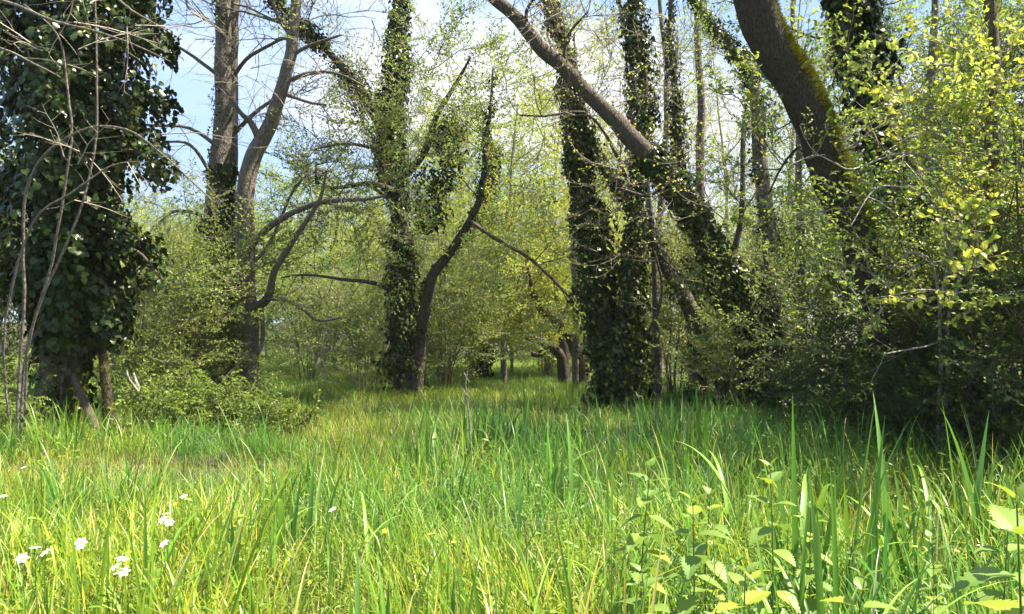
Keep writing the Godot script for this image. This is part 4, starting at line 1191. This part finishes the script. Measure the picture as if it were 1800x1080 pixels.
func nettles() -> void:
	var outline := serrated()
	var leaves := []
	for k in 4:
		rng.seed = 680 + k
		var mb := MB.new()
		mb.shape_leaf(Vector3.ZERO, Vector3.UP, Vector3(0, 0, 1), 1.0, outline, rr(0.12, 0.3), rr(0.15, 0.4), [lin(0.19, 0.29, 0.04), lin(0.14, 0.24, 0.04), lin(0.27, 0.35, 0.035), lin(0.17, 0.27, 0.045)][k])
		leaves.append(mb.into(ArrayMesh.new(), M.nettle))
	rng.seed = 690
	for w in [
			[1822, 1.75, 0.98, 7, 0.15, "large nettle with bright jagged leaves at the right edge"],
			[1700, 2.0, 0.56, 6, 0.12, "nettle below the large one near the right edge"],
			[1335, 2.9, 0.80, 7, 0.09, "nettle top just left of the tall lit iris"],
			[1128, 3.0, 0.76, 8, 0.09, "upright nettle with yellow-green top right of the meadow's middle"],
			[1205, 2.8, 0.70, 7, 0.095, "nettle right beside the upright yellow-green one"],
			[1290, 2.4, 0.58, 7, 0.105, "nettle with broad grey-green leaves at the bottom right of centre"],
			[1160, 2.5, 0.54, 6, 0.10, "low nettle with pale leaves under the upright ones"],
			[1400, 2.2, 0.52, 6, 0.105, "nettle at the foot of the tall lit iris"],
			[1560, 1.9, 0.46, 6, 0.11, "nettle with a pointed bright top at the bottom edge"],
			[1755, 1.7, 0.5, 6, 0.13, "nettle with pale shiny leaves in the bottom right corner"],
			[1640, 3.0, 0.56, 6, 0.09, "nettle in half shade behind the arching grass"],
			[1745, 3.0, 0.66, 6, 0.10, "nettle behind the large one at the right edge"],
			[1250, 2.15, 0.44, 6, 0.105, "low nettle at the bottom edge below the broad-leaved one"],
			[1090, 2.3, 0.42, 6, 0.09, "low nettle at the bottom edge left of the nettle bed"],
			[1480, 2.7, 0.5, 6, 0.095, "nettle just right of the tall lit iris"],
			[1355, 2.05, 0.44, 6, 0.11, "nettle with large leaves at the bottom edge of the nettle bed"],
			[1640, 2.2, 0.46, 6, 0.11, "nettle left of the one below the large nettle"],
			[1240, 3.3, 0.62, 6, 0.09, "nettle at the back of the bed behind the upright pair"],
			[1420, 3.3, 0.6, 6, 0.085, "nettle at the back of the bed behind the tall lit iris"],
			[1800, 2.3, 0.6, 6, 0.12, "nettle half hidden behind the large one at the right edge"]]:
		var p := gp(w[0], w[1])
		var t := thing("nettle", w[5], "nettle", p, "stinging nettles in the right foreground")
		var st := MB.new()
		var top := Vector3(rr(-0.06, 0.06), w[2], rr(-0.05, 0.05))
		var l := smooth(PackedVector3Array([Vector3(0, -0.03, 0), top * 0.45 + Vector3(rr(-0.02, 0.02), 0, rr(-0.02, 0.02)), top]), PackedFloat32Array([0.0036, 0.0032, 0.0018]), 4)
		st.tube(l[0], l[1], 5, 0.0, null, lin(0.14, 0.19, 0.05))
		part("stem", st.into(ArrayMesh.new(), M.nettle), t)
		var pts: PackedVector3Array = l[0]
		var g0 := rng.randf() * PI
		var n: int = w[3] + 2
		for k in n:
			var f := 1.0 - 0.7 * pow(float(k) / n, 0.9)
			var u := f * (pts.size() - 1)
			var j := mini(int(u), pts.size() - 2)
			var q := pts[j].lerp(pts[j + 1], u - j)
			var ln: float = w[4] * (0.5 + 0.75 * minf(1.0, k / 2.5)) * rr(0.85, 1.15)
			for side in [0.0, PI]:
				var g: float = g0 + k * PI * 0.5 + side + rr(-0.25, 0.25)
				var tilt := lerpf(0.9, -0.1, minf(1.0, k / 3.0)) + rr(-0.2, 0.2)
				var dv := Vector3(cos(g) * cos(tilt), sin(tilt), sin(g) * cos(tilt)).normalized()
				var o := part("leaf", leaves[rng.randi_range(0, 3)], t)
				o.transform = Transform3D(basis_y(dv, Vector3.UP, ln), q + dv * 0.012)
	# cleavers: whorls of narrow leaves on a thin stem
	for w in [[1622, 2.9, 0.74, "cleavers stem with whorls of narrow leaves standing right of the arching grass"], [1105, 3.6, 0.6, "cleavers stem standing left of the upright nettle"], [1250, 3.2, 0.66, "cleavers stem behind the nettles left of the tall lit iris"]]:
		var t := thing("cleavers", w[3], "weed", gp(w[0], w[1]), "cleavers among the nettles")
		var st := MB.new()
		var top := Vector3(rr(-0.04, 0.04), w[2], 0.02)
		st.tube(PackedVector3Array([Vector3(0, -0.02, 0), top * 0.5 + Vector3(0.01, 0, 0), top]), PackedFloat32Array([0.002, 0.0017, 0.001]), 4, 0.0, null, lin(0.17, 0.24, 0.05))
		part("stem", st.into(ArrayMesh.new(), M.nettle), t)
		for k in 7:
			var q := top * (0.35 + 0.65 * k / 6.0)
			var wh := MB.new()
			for j in 6:
				var g := TAU * j / 6.0 + k
				wh.leaf2(q, Vector3(cos(g), 0.7, sin(g)).normalized(), Vector3.UP, 0.045 * (1.15 - k * 0.09), 0.008, tint(lin(0.17, 0.26, 0.05), 0.15))
			part("whorl", wh.into(ArrayMesh.new(), M.nettle), t)
func flowers() -> void:
	rng.seed = 700
	var pet := MB.new()
	pet.leaf8(Vector3.ZERO, Vector3.UP, Vector3(0, 0, 1), 1.0, 0.62, lin(0.78, 0.78, 0.76))
	var white := pet.into(ArrayMesh.new(), M.petal)
	pet = MB.new()
	pet.leaf8(Vector3.ZERO, Vector3.UP, Vector3(0, 0, 1), 1.0, 0.95, lin(0.72, 0.52, 0.02))
	var yellow := pet.into(ArrayMesh.new(), M.petal)
	# [photo x, photo y of the head, distance, white?, label]
	var heads := [
		[585, 897, 3.1, true, "single white flower left of the meadow's middle"],
		[291, 905, 3.2, true, "upper white flower of the trio left of the yellow-dotted grass"],
		[287, 915, 3.15, true, "middle white flower of the trio on the left"],
		[297, 920, 3.25, true, "lowest white flower of the trio on the left"],
		[323, 874, 3.6, true, "small white flower above the trio on the left"],
		[289, 957, 2.9, true, "small white flower below the trio on the left"],
		[60, 965, 2.6, true, "largest white flower near the left edge"],
		[80, 973, 2.6, true, "white flower touching the largest one near the left edge"],
		[39, 983, 2.55, true, "white flower below the largest one near the left edge"],
		[214, 985, 2.5, true, "largest white flower of the bottom left cluster"],
		[203, 998, 2.45, true, "white flower left of the largest in the bottom left cluster"],
		[206, 1010, 2.45, true, "lowest white flower of the bottom left cluster"],
		[218, 1007, 2.5, true, "white flower right of the lowest in the bottom left cluster"],
		[142, 955, 2.8, true, "small white flower between the left edge and the bottom cluster"],
		[142, 963, 2.75, true, "small white flower just under another between edge and cluster"],
		[41, 823, 4.2, true, "white flower farthest up the left edge"],
		[4, 874, 3.4, true, "white flower cut by the left edge"],
		[308, 887, 3.3, false, "yellow buttercup beside the white trio"],
		[757, 941, 2.8, false, "yellow buttercup left of the bottom centre iris"],
		[797, 955, 2.75, false, "yellow buttercup touching the bottom centre iris"],
		[676, 935, 2.9, false, "yellow buttercup above the narrow bottom iris blades"],
		[546, 1025, 2.4, false, "yellow buttercup near the bottom edge"],
		[1112, 738, 6.5, false, "tiny yellow buttercup far in the right meadow"]]
	for h in heads:
		var top := at(h[0], h[1], h[2])
		var base := Vector3(top.x + rr(-0.03, 0.03), gy(top.x, top.z), top.z + rr(-0.03, 0.03))
		var big: bool = h[3]
		var t := thing("white_flower" if big else "buttercup", h[4], "flower", base, "white meadow flowers" if big else "yellow buttercups")
		var st := MB.new()
		var hd := top - base
		st.tube(PackedVector3Array([Vector3(0, -0.02, 0), hd * 0.5 + Vector3(rr(-0.02, 0.02), 0, 0), hd]), PackedFloat32Array([0.0018, 0.0015, 0.001]), 4, 0.0, null, lin(0.12, 0.2, 0.04))
		part("stem", st.into(ArrayMesh.new(), M.nettle), t)
		var axis := (Vector3.UP + rdir() * 0.45 + Vector3(0, 0, 0.35)).normalized()
		var side := axis.cross(Vector3(0.3, 0.1, 1)).normalized()
		var n := 6 if big else 5
		var sz := (0.019 if big else 0.011) * rr(0.85, 1.2)
		for k in n:
			var dv := (side.rotated(axis, TAU * k / n) + axis * (0.3 if big else 0.6)).normalized()
			var o := part("petal", white if big else yellow, t)
			o.transform = Transform3D(basis_y(dv, axis, sz), hd)
		var ct := SphereMesh.new()
		ct.radius = sz * 0.22
		ct.height = sz * 0.3
		ct.radial_segments = 8
		ct.rings = 4
		var cm := StandardMaterial3D.new()
		cm.albedo_color = srgb(0.55, 0.45, 0.05)
		ct.material = cm
		part("flower_centre", ct, t).position = hd + axis * sz * 0.1
